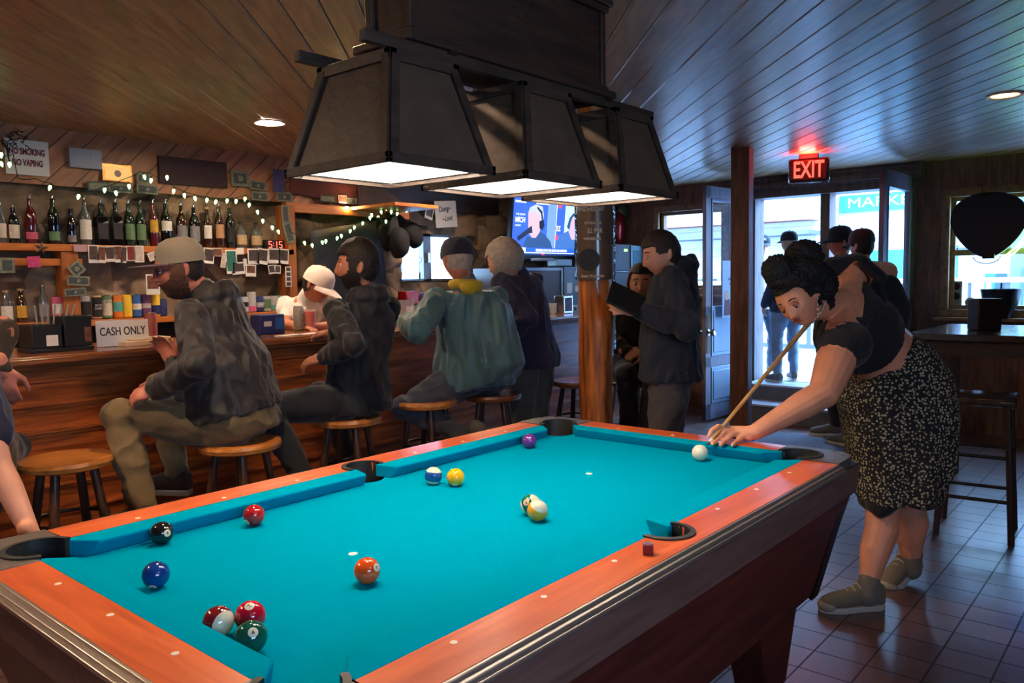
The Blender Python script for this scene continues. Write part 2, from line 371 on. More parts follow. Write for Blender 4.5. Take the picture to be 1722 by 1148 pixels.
# stone bar wall: relief grid with the window hole
WX0,WX1,WZ0,WZ1=3.28,4.25,1.43,1.88
def stonewall():
    g=G(); stp=.045; nx=int((XF-X0)/stp); nz=int(H/stp); V_=[];idx={}
    for i in range(nx+1):
        for k in range(nz+1):
            x=X0+(XF-X0)*i/nx; z=H*k/nz
            vd=noise.voronoi(V((x*2.3,z*3.6,.3)),distance_metric='DISTANCE')[0]
            e=min(1,(vd[1]-vd[0])*3.2); d=.085*(e**.5)+.02*noise.noise(V((x*5,z*5,1)))
            edge=min(abs(x-WX0),abs(x-WX1)) if WZ0-.1<z<WZ1+.1 else 9
            V_.append((x,YB-max(0,d),z)); idx[i,k]=len(V_)-1
    F=[]
    for i in range(nx):
        for k in range(nz):
            xm=X0+(XF-X0)*(i+.5)/nx; zm=H*(k+.5)/nz
            if WX0<xm<WX1 and WZ0<zm<WZ1: continue
            F.append((idx[i,k],idx[i+1,k],idx[i+1,k+1],idx[i,k+1]))
    g.add(V_,F); return g
S('wall_left',stonewall(),m_stone)
g=G()
for a,b in(((X0,YB+.02,0),(WX0,YB+.2,H)),((WX1,YB+.02,0),(XF,YB+.2,H)),((WX0,YB+.02,0),(WX1,YB+.2,WZ0)),((WX0,YB+.02,WZ1),(WX1,YB+.2,H))): g.bx(a,b)
S('wall_left_backing',g,m_stone,smooth=False)
# diagonal pine panel along the top of the bar wall
S('trim_1',G().bx((X0,3.98,2.065),(3.05,4.0,H)),m_panel,smooth=False)
S('trim_2',G().prism([(3.05,2.065),(4.6,2.10),(4.6,2.30),(3.05,H)],(3.975,4.0),fn=lambda x,y,z:(x,z,y)),m_dark,smooth=False)
# front wall with window, doorway and window
g=G()
DY0,DY1,DZ0,DZ1=.47,1.98,.33,2.26
LY0,LY1,LZ0,LZ1=2.30,3.06,1.30,2.15
RY0,RY1,RZ0,RZ1=-.98,.13,1.10,2.09
def wallx(y0,y1,z0,z1): g.bx((XF,y0,z0),(XF+.16,y1,z1))
wallx(Y0,RY0,0,H); wallx(RY0,RY1,0,RZ0); wallx(RY0,RY1,RZ1,H); wallx(RY1,DY0,0,H)
wallx(DY0,DY1,0,DZ0-.005); wallx(DY0,DY1,DZ1,H); wallx(DY1,LY0,0,H); wallx(LY0,LY1,0,LZ0); wallx(LY0,LY1,LZ1,H); wallx(LY1,YB,0,H)
S('wall_far',g,m_wallw,smooth=False)
m_trimw=wood('window_trim_wood',rgb(120,90,56),rgb(160,124,80),rough=.4,scale=(6,6,6),s=4)
def casing(name,y0,y1,z0,z1,m,w=.07,mid=None,sill=True,vert=None):
    g=G()
    for a,b in(((y0-w,z0),(y0,z1)),((y1,z0),(y1+w,z1)),((y0-w,z1),(y1+w,z1+w)),((y0-w,z0-w),(y1+w,z0))): g.bx((XF-.03,a[0],a[1]),(XF+.05,b[0],b[1]))
    for k in(.35,.7): # stepped profile
        ww=w*k
        for a,b in(((y0-ww,z0),(y0,z1)),((y1,z0),(y1+ww,z1)),((y0-ww,z1),(y1+ww,z1+ww))): g.bx((XF-.03-.012*(1.3-k),a[0],a[1]),(XF-.0305,b[0],b[1]))
    o=S(name,g,m,bev=.003)
    g=G(); t=.035
    for a,b in(((y0,z0+t),(y0+t,z1-t)),((y1-t,z0+t),(y1,z1-t)),((y0,z1-t),(y1,z1)),((y0,z0),(y1,z0+t))): g.bx((XF+.03,a[0],a[1]),(XF+.08,b[0],b[1]))
    if mid: g.bx((XF+.02,y0,mid-.025),(XF+.09,y1,mid+.025))
    if vert: g.bx((XF+.03,vert-.02,z0),(XF+.08,vert+.02,z1))
    O('sash',g,m,o,bev=.002)
    O('pane',G().bx((XF+.052,y0+.01,z0+.01),(XF+.056,y1-.01,z1-.01)),m_glass,o,smooth=False)
    if sill: O('window_sill',G().bx((XF-.12,y0-.1,z0-w-.03),(XF+.03,y1+.1,z0-w)),m,o,bev=.004)
casing('window_1',LY0,LY1,LZ0,LZ1,m_trimw)
casing('window_2',RY0,RY1,RZ0,RZ1,m_trimw,mid=1.60)
# window behind the bar
g=G(); t=.04
for a,b in(((WX0,WZ0),(WX0+t,WZ1)),((WX1-t,WZ0),(WX1,WZ1)),((WX0,WZ0),(WX1,WZ0+.02)),((WX0,WZ1-.03),(WX1,WZ1)),((3.60,WZ0),(3.70,WZ1))): g.bx((a[0],YB-.02,a[1]),(b[0],YB+.05,b[1]))
m_alug=M('grey_window_frame',rgb(120,128,140),rough=.4,metal=.4)
o=S('window_3',g,m_alug,bev=.003); O('pane',G().bx((WX0,YB+.02,WZ0),(WX1,YB+.024,WZ1)),m_glass,o,smooth=False)
O('window_latch',G().bx((3.63,YB-.05,1.60),(3.66,YB-.02,1.70)),m_chrome,o,bev=.004)
area('sky_portal',(3.76,YB+.08,1.66),(0,-1,0),.9,.42,1,(1,1,1),True)
# door frame, header and mullion
m_frame=wood('grey_door_frame',rgb(84,70,68),rgb(118,100,96),rough=.5,scale=(6,6,1),s=4)
g=G(); g.bx((XF-.05,DY1-.06,DZ0-.3),(XF+.18,DY1+.05,DZ1)); g.bx((XF-.05,DY0-.05,0),(XF+.18,DY0+.03,DZ1)); g.bx((XF-.08,DY0-.05,DZ1-.05),(XF+.18,DY1+.05,DZ1+.02))
S('door_1',g,m_frame,bev=.004)
m_beam=wood('brown_mullion',rgb(92,66,58),rgb(120,90,76),rough=.5,scale=(6,6,1),s=4)
S('trim_3',G().bx((XF-.02,1.18,DZ0),(XF+.16,1.27,DZ1)),m_beam,bev=.005)
S('trim_4',G().bx((XF-.10,.35,DZ1+.02),(XF,2.25,H)).bx((XF-.13,.35,2.30),(XF-.10,2.25,2.35)).bx((XF-.12,.35,2.38),(XF-.10,2.25,2.40)),m_frame,bev=.004)

def door_leaf(name,hy,sgn,label,tilt=0,poster=False):
    """leaf that swings in from the front wall; local x runs from the hinge into the room"""
    o=S(name,G().bx((0,-.02,0),(.10,.02,1.9)).bx((.76,-.02,0),(.86,.02,1.9)).bx((0,-.02,1.80),(.86,.02,1.9)).bx((0,-.02,0),(.86,.02,.13)).bx((0,-.02,.83),(.86,.02,.93)).bx((0,-.02,.43),(.86,.02,.52)),m_frame2,bev=.003)
    O('door_panel',G().bx((.10,-.012,.13),(.76,.028,.43)).bx((.10,-.012,.52),(.76,.028,.93)).bx((.13,-.02,.16),(.73,.034,.40)).bx((.13,-.02,.55),(.73,.034,.90)),m_bluep,o,bev=.004)
    O('pane',G().bx((.10,-.004,.93),(.76,.004,1.80)),m_glass,o,smooth=False)
    O('glazing_bead',G().bx((.10,-.026,.93),(.125,.026,1.80)).bx((.735,-.026,.93),(.76,.026,1.80)).bx((.10,-.026,1.78),(.76,.026,1.80)),m_frame2,o,bev=.003)
    h=O('door_handle',G().lathe([(.0,0),(.028,0),(.028,.006),(.010,.012),(.010,.035),(.026,.042),(.031,.058),(.024,.074),(0,.078)],(.81,-.02,.72),20,R=Matrix.Rotation(PI/2,3,'X')),m_chrome,o)
    O('door_handle',G().lathe([(.0,0),(.028,0),(.028,.006),(.010,.012),(.010,.035),(.026,.042),(.031,.058),(.024,.074),(0,.078)],(.81,.02,.72),20,R=Matrix.Rotation(-PI/2,3,'X')),m_chrome,o)
    O('lock_plate',G().bx((.775,-.026,.55),(.845,.026,.86)),M('brass_plate',rgb(90,70,50),rough=.3,metal=.8),o,bev=.003)
    return o
m_frame2=wood('blue_grey_door_paint',rgb(120,118,134),rgb(140,138,152),rough=.4,scale=(6,6,1),s=4)
m_bluep=M('pale_blue_kick_plate',rgb(150,170,190),rough=.3,metal=.3)
d1=door_leaf('door_2',1.98,1,''); d1.location=(XF-.02,2.02,.33-.33+.02); d1.scale=(1,1,1.2); d1.rotation_euler=(0,0,PI-.06)
d2=door_leaf('door_3',.47,-1,''); d2.location=(XF-.02,.45,.02); d2.scale=(1,1,1.2); d2.rotation_euler=(0,0,PI-.02)
# steps up to the raised porch
m_step=M('worn_grey_step_paint',rgb(92,88,90),rough=.6,bump=.2,bscale=30,var=.2,vscale=6)
m_conc=M('pale_porch_boards',rgb(176,180,186),rough=.6,bump=.1,bscale=12,var=.12,vscale=5)
S('trim_5',G().bx((5.72,.40,0),(6.12,1.90,.165)).bx((6.0,.40,.165),(6.3,1.90,.33)),[m_step],bev=.006)
S('trim_6',G().bx((5.70,.40,.165),(6.02,1.90,.185)).bx((5.98,.40,.325),(6.3,1.90,.345)),m_conc,bev=.004)

# ================================================================== OUTSIDE
S('ground',G().bx((XF+.16,-14,-.5),(40,26,-.4)),M('asphalt',rgb(120,122,126),rough=.8,bump=.2),smooth=False)
S('porch_deck',G().bx((XF+.17,-3,.2),(9.9,7,.33)),m_conc,smooth=False)
rail=EM('porch_railing',(9.6,2,.33),'pale wooden railing with thin upright balusters along the outside porch','railing')
m_railp=M('dark_railing_paint',rgb(84,84,92),rough=.5); m_railw=M('white_baluster_paint',rgb(220,225,232),rough=.5)
O('hand_rail',G().bx((-.03,-4.5,.97),(.06,4.5,1.03)),m_railw,rail); 
O('bottom_rail',G().bx((-.02,-4.5,.06),(.04,4.5,.12)),m_railp,rail); O('middle_rail',G().bx((-.02,-4.5,.42),(.04,4.5,.47)),m_railp,rail)
for k in range(44):
    O('baluster',G().bx((-.012,-4.45+k*.2,.1),(.028,-4.40+k*.2,1.0)),m_railp if k%2 else m_railw,rail,smooth=False)
for k in range(4): O('post',G().bx((-.05,-4.5+k*2.95,-.1),(.05,-4.4+k*2.95,1.1)),m_railw,rail,smooth=False)
m_sid=wood('white_clapboard',rgb(150,152,156),rgb(172,172,176),rough=.6,scale=(1,1,1),s=2,boards=.19,groove=.07,axes=(1,2),gdark=.5)
m_teal=M('turquoise_paint',rgb(60,170,180),rough=.6); m_red=M('red_brown_fascia',rgb(190,120,110),rough=.6)
m_wing=M('dark_shop_window',rgb(70,90,100),rough=.1,spec=.8)
def building(x,y0,y1,z1,label,mat,parts):
    e=EM('building',(x,(y0+y1)/2,-.4),label,'building')
    yc=(y0+y1)/2
    O('facade',G().bx((0,y0-yc,0),(1.5,y1-yc,z1+.4)),mat,e,smooth=False)
    for nm,pm,a,b in parts: O(nm,G().bx((a[0],a[1]-yc,a[2]+.4),(b[0],b[1]-yc,b[2]+.4)),pm,e,smooth=False)
    return e
b1=building(15,4.45,12,7,'white clapboard house with reddish trim seen through the left door glass',m_sid,
   [('roof_band',m_red,(-.5,4.35,2.55),(.1,12,2.62)),('roof_slab',m_railp,(-.7,4.3,2.25),(.1,12,2.33)),('window_frame',m_white,(-.06,4.9,3.0),(0,6.1,4.2)),('window',m_wing,(-.08,5.0,3.08),(-.05,6.0,4.1)),('awning',m_railp,(-.9,6.6,1.3),(0,9,1.38))])
b2=building(17,1.15,5.6,6,'white storefront across the street with turquoise lettered sign band',M('bright_white_stucco',rgb(200,200,204),rough=.7),
   [('sign_band',m_teal,(-.12,2.65,2.82),(0,4.55,3.18)),('teal_arch',m_teal,(-.05,2.18,-.3),(0,2.46,2.0)),('teal_shopfront',m_teal,(-.06,2.75,-.3),(0,3.95,1.95)),('shop_window',m_wing,(-.06,1.30,.9),(0,1.48,1.4)),('shop_window',m_teal,(-.06,1.50,.85),(0,1.68,1.4)),('grey_band',m_railp,(-.05,1.15,1.9),(0,2.6,1.95))])
text('MARKET',.30,M('white_sign_letters',rgb(245,245,245),rough=.5),'lettering',b2,frame((-.13,3.62-3.375,3.40),(0,-1,0),(0,0,1)),sx=1.35)
b3=building(16,-8,1.10,5,'blue grey building at the right edge of the window view',M('blue_grey_wall',rgb(96,108,140),rough=.6),
   [('window',m_wing,(-.08,.2,.6),(-.03,.9,1.5)),('window',m_wing,(-.08,-1.6,.6),(-.03,-.6,1.5)),('cornice',m_white,(-.15,-8,3.0),(0,1.10,3.2))])
O('outside_wall',G().bx((2,6.6,-.4),(6,6.8,3.2)),M('pale_outside_plaster',rgb(232,236,240),rough=.7),kind='structure',smooth=False)
# ================================================================== POOL TABLE
BZ=.77; NX,NY=.968,.476; WX,WY=1.030,.555; OX,OY=1.130,.665; RT=BZ+.040
tb=EM('pool_table',(0,0,0),'coin style pool table with teal felt, cherry laminate rails and dark tapered cabinet','pool table')
def arc(cx,cy,r,a0,a1,n): return [(cx+r*math.cos(math.radians(a0+(a1-a0)*i/n)),cy+r*math.sin(math.radians(a0+(a1-a0)*i/n))) for i in range(n+1)]
# playing bed: cut out at pockets
CPX,CPY,CPR=1.005,.515,.068; SPY,SPR=.560,.062
def bedpoly():
    P=[]
    P+= [(-.055,-.53)]+arc(0,-SPY,SPR,150,30,8)+[(.055,-.53)]
    P+=[(.90,-.53)]+arc(CPX,-CPY,CPR,190,80,10)+[(1.02,-.42)]
    P+=[(1.02,.42)]+arc(CPX,CPY,CPR,280,170,10)+[(.90,.53)]
    P+=[(.055,.53)]+arc(0,SPY,SPR,330,210,8)+[(-.055,.53)]
    P+=[(-.90,.53)]+arc(-CPX,CPY,CPR,10,-100,10)+[(-1.02,.42)]
    P+=[(-1.02,-.42)]+arc(-CPX,-CPY,CPR,100,-10,10)+[(-.90,-.53)]
    return P
O('playing_surface',G().prism(bedpoly(),(BZ-.03,BZ)),m_cloth,tb,smooth=False)
for x in(-.4954,.4954): O('table_spot',G().lathe([(.0115,.0001),(.011,.0004),(0,.0005)],(x,0,BZ),18),m_paper,tb,smooth=False)
# cushions (rubber under cloth): profile nose -> back, mitred ends
def cushion(axis,side,a,b,ca,cb):
    """runs along axis from a to b; ca/cb mitre run-in at each end"""
    nose,back=(NY,WY) if axis=='x' else (NX,WX)
    prof=[(nose,BZ+.037,0),(nose+.006,BZ+.040,.05),(back,RT,1),(back,BZ-.001,1),(nose+.022,BZ-.001,.3),(nose+.002,BZ+.030,.0)]
    P=[]
    for e,c in((a,ca),(b,cb)):
        for d,z,k in prof:
            t=e+c*k; P.append((t,side*d,z) if axis=='x' else (side*d,t,z))
    n=len(prof); F=[tuple(range(n))[::-1],tuple(range(n,2*n))]+[(i,(i+1)%n,n+(i+1)%n,n+i) for i in range(n)]
    O('cushion',G().add(P,F),m_cloth,tb,bev=.003)
for s in(-1,1):
    cushion('x',s,-.885,-.062,-.062,.022); cushion('x',s,.062,.885,-.022,.062)
    cushion('y',s,-.395,.395,-.062,.062)
# rail tops (cherry laminate) with half-round notches for the side pockets
for s in(-1,1):
    for a in(-1,1):
        P=[(a*.938,s*WY),(a*.938,s*OY),(0,s*OY),(0,s*(WY+.075))]+[(a*.058*math.sin(math.radians(t)),s*(WY+.014+.061*math.cos(math.radians(t)))) for t in (20,40,60,80,90)]+[(a*.058,s*WY)]
        O('side_rail',G().prism(P,(RT-.03,RT)),m_rail,tb,smooth=False)
    P=[(s*WX,-.43),(s*OX,-.43),(s*OX,.43),(s*WX,.43)]
    O('end_rail',G().prism(P,(RT-.03,RT)),m_railv,tb,smooth=False)
# diamonds
def dot(x,y): O('diamond',G().lathe([(0,.0008),(.0065,.0008),(.007,0)],(x,y,RT),14),m_ivory,tb,smooth=False)
for k in(1,2,3,5,6,7):
    for s in(-1,1): dot((k-4)*.2477,s*.584)
for k in(1,2,3):
    for s in(-1,1): dot(s*1.061,(k-2)*.2477)
# corner castings and pocket liners
for sx in(-1,1):
    for sy in(-1,1):
        # casting: plate with the corner rounded and the pocket arc cut in
        P=[(.938,WY),(.938,OY+.004)]+[(1.05+.084*math.cos(math.radians(t)),.585+.084*math.sin(math.radians(t))) for t in(90,70,50,30,10,0)]+[(OX+.004,.43),(WX,.43)]
        P+=[(CPX+.080*math.cos(math.radians(t)),CPY+.080*math.sin(math.radians(t))) for t in(-65,-40,-15,15,45,75,105,130,150)]
        P=[(sx*x,sy*y) for x,y in P]
        c=O('corner_casting',G().prism(P,(RT-.034,RT+.003)),m_castd,tb,bev=.003)
        g=G(); R0=[(CPX+r*math.cos(math.radians(t)),CPY+r*math.sin(math.radians(t)),z) for t in range(-75,166,15) for r,z in((.080,RT+.007),(.066,RT+.008),(.064,BZ-.10),(.080,BZ-.10))]
        n=len(R0)//4; g.add([(sx*x,sy*y,z) for x,y,z in R0],[(4*i+j,4*i+(j+1)%4,4*(i+1)+(j+1)%4,4*(i+1)+j) for i in range(n-1) for j in range(4)]+[(0,1,2,3),(4*n-4,4*n-3,4*n-2,4*n-1)])
        O('pocket_liner',g,m_pocket,tb)
        O('pocket_boot',G().lathe([(0,BZ-.11),(.07,BZ-.11),(.07,BZ-.10),(0,BZ-.10)],(sx*CPX,sy*CPY,0),20),m_pocket,tb)
        O('casting_screw',G().lathe([(.006,RT+.003),(.006,RT+.006),(.003,RT+.0075)],(sx*1.105,sy*.60,0),12).lathe([(.006,RT+.003),(.006,RT+.006),(.003,RT+.0075)],(sx*1.06,sy*.645,0),12),m_chrome,tb)
for sy in(-1,1):
    g=G(); R0=[(r*math.cos(math.radians(t)),WY+.014+r*math.sin(math.radians(t)),z) for t in range(-18,199,12) for r,z in((.072,RT+.004),(.058,RT+.005),(.056,BZ-.10),(.070,BZ-.10))]
    n=len(R0)//4; g.add([(x,sy*y,z) for x,y,z in R0],[(4*i+j,4*i+(j+1)%4,4*(i+1)+(j+1)%4,4*(i+1)+j) for i in range(n-1) for j in range(4)]+[(0,1,2,3),(4*n-4,4*n-3,4*n-2,4*n-1)])
    O('pocket_liner',g,m_pocket,tb)
    O('pocket_boot',G().lathe([(0,BZ-.11),(.066,BZ-.11),(.066,BZ-.10),(0,BZ-.10)],(0,sy*(WY+.014),0),20),m_pocket,tb)
# metal trim round the rails, apron and tapered cabinet
for s in(-1,1):
    g=G()
    for k,(y,z) in enumerate(((OY,RT-.001),(OY+.012,RT-.008),(OY+.02,RT-.016))):
        g.bx((-.95,s*y-.007,z-.009),(.95,s*y+.007,z))
    O('rail_trim',g,m_alu,tb,bev=.002)
    g=G()
    for k,(y,z) in enumerate(((OX,RT-.001),(OX+.012,RT-.008),(OX+.02,RT-.016))):
        g.bx((s*y-.007,-.46,z-.009),(s*y+.007,.46,z))
    O('rail_trim',g,m_alu,tb,bev=.002)
g=G(); g.prism([(-1.13,-.66),(1.13,-.66),(1.13,.66),(-1.13,.66)],(RT-.115,RT-.03))
m_apron=wood('grey_brown_apron',rgb(92,66,60),rgb(116,86,78),rough=.4,scale=(1,9,9),s=4,bump=.03)
g2=G()
a=[(-1.13,-.668),(1.13,-.668),(1.13,.668),(-1.13,.668)]; b=[(-.935,-.49),(.935,-.49),(.935,.49),(-.935,.49)]
def ring(z0,A,z1,B_): 
    g=G(); g.add([(x,y,z0) for x,y in A]+[(x,y,z1) for x,y in B_],[(i,(i+1)%4,4+(i+1)%4,4+i) for i in range(4)]); return g
O('apron',ring(RT-.13,a,RT-.032,[(x*1.006,y*1.008) for x,y in a]),m_apron,tb,smooth=False)
c0=[(-1.015,-.578),(1.015,-.578),(1.015,.578),(-1.015,.578)]; c1=[(-1.12,-.655),(1.12,-.655),(1.12,.655),(-1.12,.655)]
g=ring(.345,c0,RT-.13,c1); g.add([(x,y,.345) for x,y in c0],[(0,3,2,1)]); O('cabinet',g,m_cab,tb,smooth=False)
for sx in(-1,1):
    for sy in(-1,1):
        O('cabinet_corner',G().add([(sx*x,sy*y,z) for x,y,z in((1.018,.52,.33),(1.018,.582,.33),(.955,.582,.33),(1.136,.60,RT-.03),(1.136,.674,RT-.03),(1.06,.674,RT-.03))],[(0,1,4,3),(1,2,5,4),(0,2,1),(3,4,5),(0,3,5,2)]),m_black,tb,smooth=False)
        top=[(.95,.55),(.62,.55),(.62,.40),(.95,.40)]; bot=[(.955,.50),(.80,.50),(.80,.38),(.955,.38)]
        O('leg',G().add([(sx*x,sy*y,.40) for x,y in top]+[(sx*x,sy*y,.02) for x,y in bot],[(0,1,2,3),(7,6,5,4)]+[(i,(i+1)%4,4+(i+1)%4,4+i) for i in range(4)]),m_cab,tb,bev=.012)
        O('leveller',G().lathe([(.04,0),(.04,.015),(.015,.02),(.015,.03)],(sx*.88,sy*.44,0),16),m_blackm,tb)

# ------------------------------------------------------------------ balls
BR=.0286
def ballmat(nm,col,stripe):
    m,nt,b=_new('ball_'+nm); L=nt.links
    b.inputs['Roughness'].default_value=.12; b.inputs['Coat Weight'].default_value=.5
    tc=nt.nodes.new('ShaderNodeTexCoord'); sp=nt.nodes.new('ShaderNodeSeparateXYZ'); L.new(tc.outputs['Object'],sp.inputs[0])
    cream=rgb(238,224,192)
    if stripe:
        k=_math(nt,'LESS_THAN',_math(nt,'ABSOLUTE',sp.outputs[2]),BR*.52)
        mx=nt.nodes.new('ShaderNodeMix'); mx.data_type='RGBA'; L.new(k,mx.inputs[0]); mx.inputs[6].default_value=(*cream,1); mx.inputs[7].default_value=(*col,1); L.new(mx.outputs[2],b.inputs['Base Color'])
    else: b.inputs['Base Color'].default_value=(*col,1)
    return m
m_cream=M('ball_number_spot',rgb(238,224,192),rough=.15)
def pball(num,x,y,col,stripe,label,px=None,nd=(0,-1,.3),up=(0,0,1),sax=None):
    """nd: direction (world) that the number spot faces; sax: stripe axis"""
    nd=V(nd).normalized(); up=V(up); z=V(sax).normalized() if sax else (up-nd*up.dot(nd)).normalized()
    # local: stripe axis z, number on +x
    xa=(nd-z*nd.dot(z)).normalized(); ya=z.cross(xa)
    o=O('billiard_ball' if num else 'cue_ball',G().ball((0,0,0),BR,n=40,m=24),ballmat(str(num),col,stripe),label=label,cat='ball',group=None)
    o.matrix_world=Matrix(((xa.x,ya.x,z.x,x),(xa.y,ya.y,z.y,y),(xa.z,ya.z,z.z,BZ+BR),(0,0,0,1)))
    if num:
        Rm=Matrix.Rotation(PI/2,3,'Y'); g=G(); n=20
        rr=.0088; pr_=[(0,BR+.0003)]+[(rr*k/4,math.sqrt(BR**2-(rr*k/4)**2)+.0003) for k in(1,2,3,4)]
        g.lathe(pr_,(0,0,0),24,R=Rm); O('number_spot',g,m_cream,o)
        text(str(num),.0095,m_ink,'number',o,frame((BR+.0002,0,0),(0,1,0),(0,0,1)),depth=.0004,bold=.0002)
    return o
CD=lambda x,y:(CAM-V((x,y,BZ+BR))).normalized()
def nd_at(x,y,dx,dy):
    """number-spot direction: towards the viewer, shifted right by dx and up by dy (ball radii)"""
    return CD(x,y)+CR*dx+CU*dy
pball(8,-.748,.442,rgb(22,22,24),0,'black eight ball near the long cushion by the left corner pocket',nd=nd_at(-.748,.442,.72,.0),up=(0,0,1))
pball(3,-.518,.393,rgb(170,28,36),0,'solid red ball under the long cushion next to the black eight ball',nd=nd_at(-.518,.393,-.9,-.9))
pball(2,-.895,.167,rgb(14,56,128),0,'solid dark blue ball alone near the left end cushion',nd=nd_at(-.895,.167,-.35,-1.3))
pball(5,-.597,-.177,rgb(238,84,26),0,'solid orange ball beside the white foot spot',nd=nd_at(-.597,-.177,1.6,.5))
pball(4,.694,.419,rgb(98,44,128),0,'solid purple ball by the far corner pocket',nd=(0,0,-1),up=(1,0,0))
pball(1,.11,.247,rgb(248,176,20),0,'solid yellow ball touching distance right of the blue striped ball',nd=nd_at(.11,.247,-.15,-1.5))
pball(10,.087-.006,.318,rgb(24,72,140),1,'blue striped ball left of the solid yellow ball',nd=(0,.9,-.2),sax=(.1,-.1,1))
pball(14,.013,-.139,rgb(0,96,72),1,'green striped ball behind the yellow striped ball',nd=nd_at(.013,-.139,-.5,.25),sax=CR*.8+CU*.45-CF*.25)
pball(9,-.020,-.190,rgb(240,160,20),1,'yellow striped ball in the middle, leaning on the green striped ball',nd=(0,1,-.5),sax=CU*.8+CR*.3-CF*.45)
pball(0,.885,-.207,rgb(240,228,200),0,'cream cue ball at the chalky tip of the cue')
pball(15,-.936,-.163,rgb(122,30,34),1,'maroon striped ball against the end cushion in the cluster of three',nd=(0,1,-.3),sax=CR*.75-CF*.5-CU*.1)
pball(7,-.886,-.189,rgb(196,18,48),0,'solid crimson ball at the back of the cluster of three',nd=nd_at(-.886,-.189,-.1,1.15),up=(-.3,1,0))
pball(6,-.934,-.270,rgb(16,84,66),0,'solid dark green ball nearest the rail in the cluster of three',nd=nd_at(-.934,-.270,.15,.35))
# chalk cube on the near rail
ck=O('chalk_cube',G().box((0,0,.0115),(.023,.023,.022)),M('red_chalk_wrap',rgb(122,24,28),rough=.6),label='red chalk cube with blue top on the rail beside the side pocket',cat='chalk',bev=.002,loc=(-.164,-.618,RT))
ck.rotation_euler=(0,0,.55)
O('chalk_top',G().lathe([(0,.0215),(.008,.0225),(.0108,.024),(.0108,.0205),(0,.0205)],n=16),M('blue_chalk',rgb(92,130,150),rough=.9),ck)

# ================================================================== LAMPS over the table
m_lin=M('white_lamp_lining',rgb(238,232,222),rough=.5)
m_metal=M('dark_lamp_metal',rgb(58,50,46),rough=.45,metal=.6,bump=.2,bscale=40)
m_glow=E('lit_bulb',(1,.90,.76),165)
m_mica=M('aged_mica_shade_panel',rgb(84,66,52),rough=.55,bump=.3,bscale=25,var=.2,vscale=12)
def quadshell(g,bx,by,z0,tx,ty,z1,th,mi=0):
    o0=[(-bx,-by,z0),(bx,-by,z0),(bx,by,z0),(-bx,by,z0)]; o1=[(-tx,-ty,z1),(tx,-ty,z1),(tx,ty,z1),(-tx,ty,z1)]
    i0=[(x*(1-th/bx),y*(1-th/by),z) for x,y,z in o0]; i1=[(x*(1-th/tx),y*(1-th/ty),z) for x,y,z in o1]
    P=o0+o1+i0+i1; F=[]
    for i in range(4):
        j=(i+1)%4; F+=[(i,j,4+j,4+i),(8+i,12+i,12+j,8+j),(i,8+i,8+j,j),(4+i,4+j,12+j,12+i)]
    return g.add(P,F,mi)
def pool_lamp(cx,cy,label):
    e=EM('billiard_lamp',(cx,cy,1.68),label,'lamp','three billiard lamps hanging over the pool table' if False else None)
    bx,by,tx,ty,h=.165,.185,.10,.125,.25
    O('shade',quadshell(G(),bx-.004,by-.004,.006,tx-.004,ty-.004,h-.004,.004),m_mica,e,smooth=False)
    O('shade_lining',quadshell(G(),bx-.010,by-.010,.006,tx-.010,ty-.010,h-.006,.002).bx((-tx+.01,-ty+.01,h-.012),(tx-.01,ty-.01,h-.008)),m_lin,e,smooth=False)
    # wooden corner strips and hoops
    for sx in(-1,1):
        for sy in(-1,1):
            g=G(); w=.024
            a0=V((sx*bx,sy*by,0));a1=V((sx*tx,sy*ty,h))
            for d in(V((-sx,0,0)),V((0,-sy,0))):
                P=[a0,a0+d*w,a1+d*w,a1]; nrm=(V((0,sy,.25)) if d.x else V((sx,0,.25))).normalized()*.006
                P=[p+nrm*.0 for p in P]+[p+nrm for p in P]
                g.add(P,[(0,1,2,3),(7,6,5,4)]+[(i,(i+1)%4,4+(i+1)%4,4+i) for i in range(4)])
            O('corner_strip',g,m_lampwood,e,smooth=False)
    def hoop(x,y,z,w,hh,nm,m):
        g=G(); g.bx((-x,-y,z),(x,-y+w,z+hh)); g.bx((-x,y-w,z),(x,y,z+hh)); g.bx((-x,-y,z),(-x+w,y,z+hh)); g.bx((x-w,-y,z),(x,y,z+hh)); O(nm,g,m,e,bev=.001)
    hoop(bx+.005,by+.005,-.006,.012,.022,'bottom_hoop',m_lampwood); hoop(tx+.008,ty+.008,h-.022,.02,.026,'top_hoop',m_lampwood)
    # wire guard corners at the mouth
    g=G()
    for sx in(-1,1):
        for sy in(-1,1):
            c=V((sx*bx,sy*by,0)); a=c+V((-sx*.045,0,.0)); b_=c+V((0,-sy*.045,0)); t=c+V((-sx*.01,-sy*.01,.035))
            g.tube([a,t],.0015,6); g.tube([b_,t],.0015,6); g.tube([a,b_],.0015,6)
    O('guard_wire',g,m_metal,e)
    O('top_cap',G().bx((-tx,-ty,h-.006),(tx,ty,h)),m_lampwood,e,smooth=False)
    O('socket',G().lathe([(.018,h-.06),(.02,h-.012),(.0,h-.01)],n=16),m_black,e)
    O('bulb',G().ball((0,0,h-.105),(.036,.036,.042)),m_glow,e)
    for sy in(-1,1): O('hanger_strap',G().bx((-.012,sy*(ty-.03)-.004,h),(.012,sy*(ty-.03)+.004,h+.0125)),m_metal,e,smooth=False)
    return e
pool_lamp(-.37,-.03,'nearest of the three wooden framed billiard lamps, over the cluster of balls end')
pool_lamp(.06,-.05,'middle of the three wooden framed billiard lamps, under the hanging box')
pool_lamp(.50,-.05,'farthest of the three wooden framed billiard lamps, in front of the log pillar')
cb=EM('lamp_hanging_box',(.08,0,1.975),'dark wooden box hanging from the ceiling above the three billiard lamps','fixture')
O('box_panel',G().bx((-.41,-.07,.03),(.40,.07,H-1.975)),m_canopy,cb,smooth=False)
g=G()
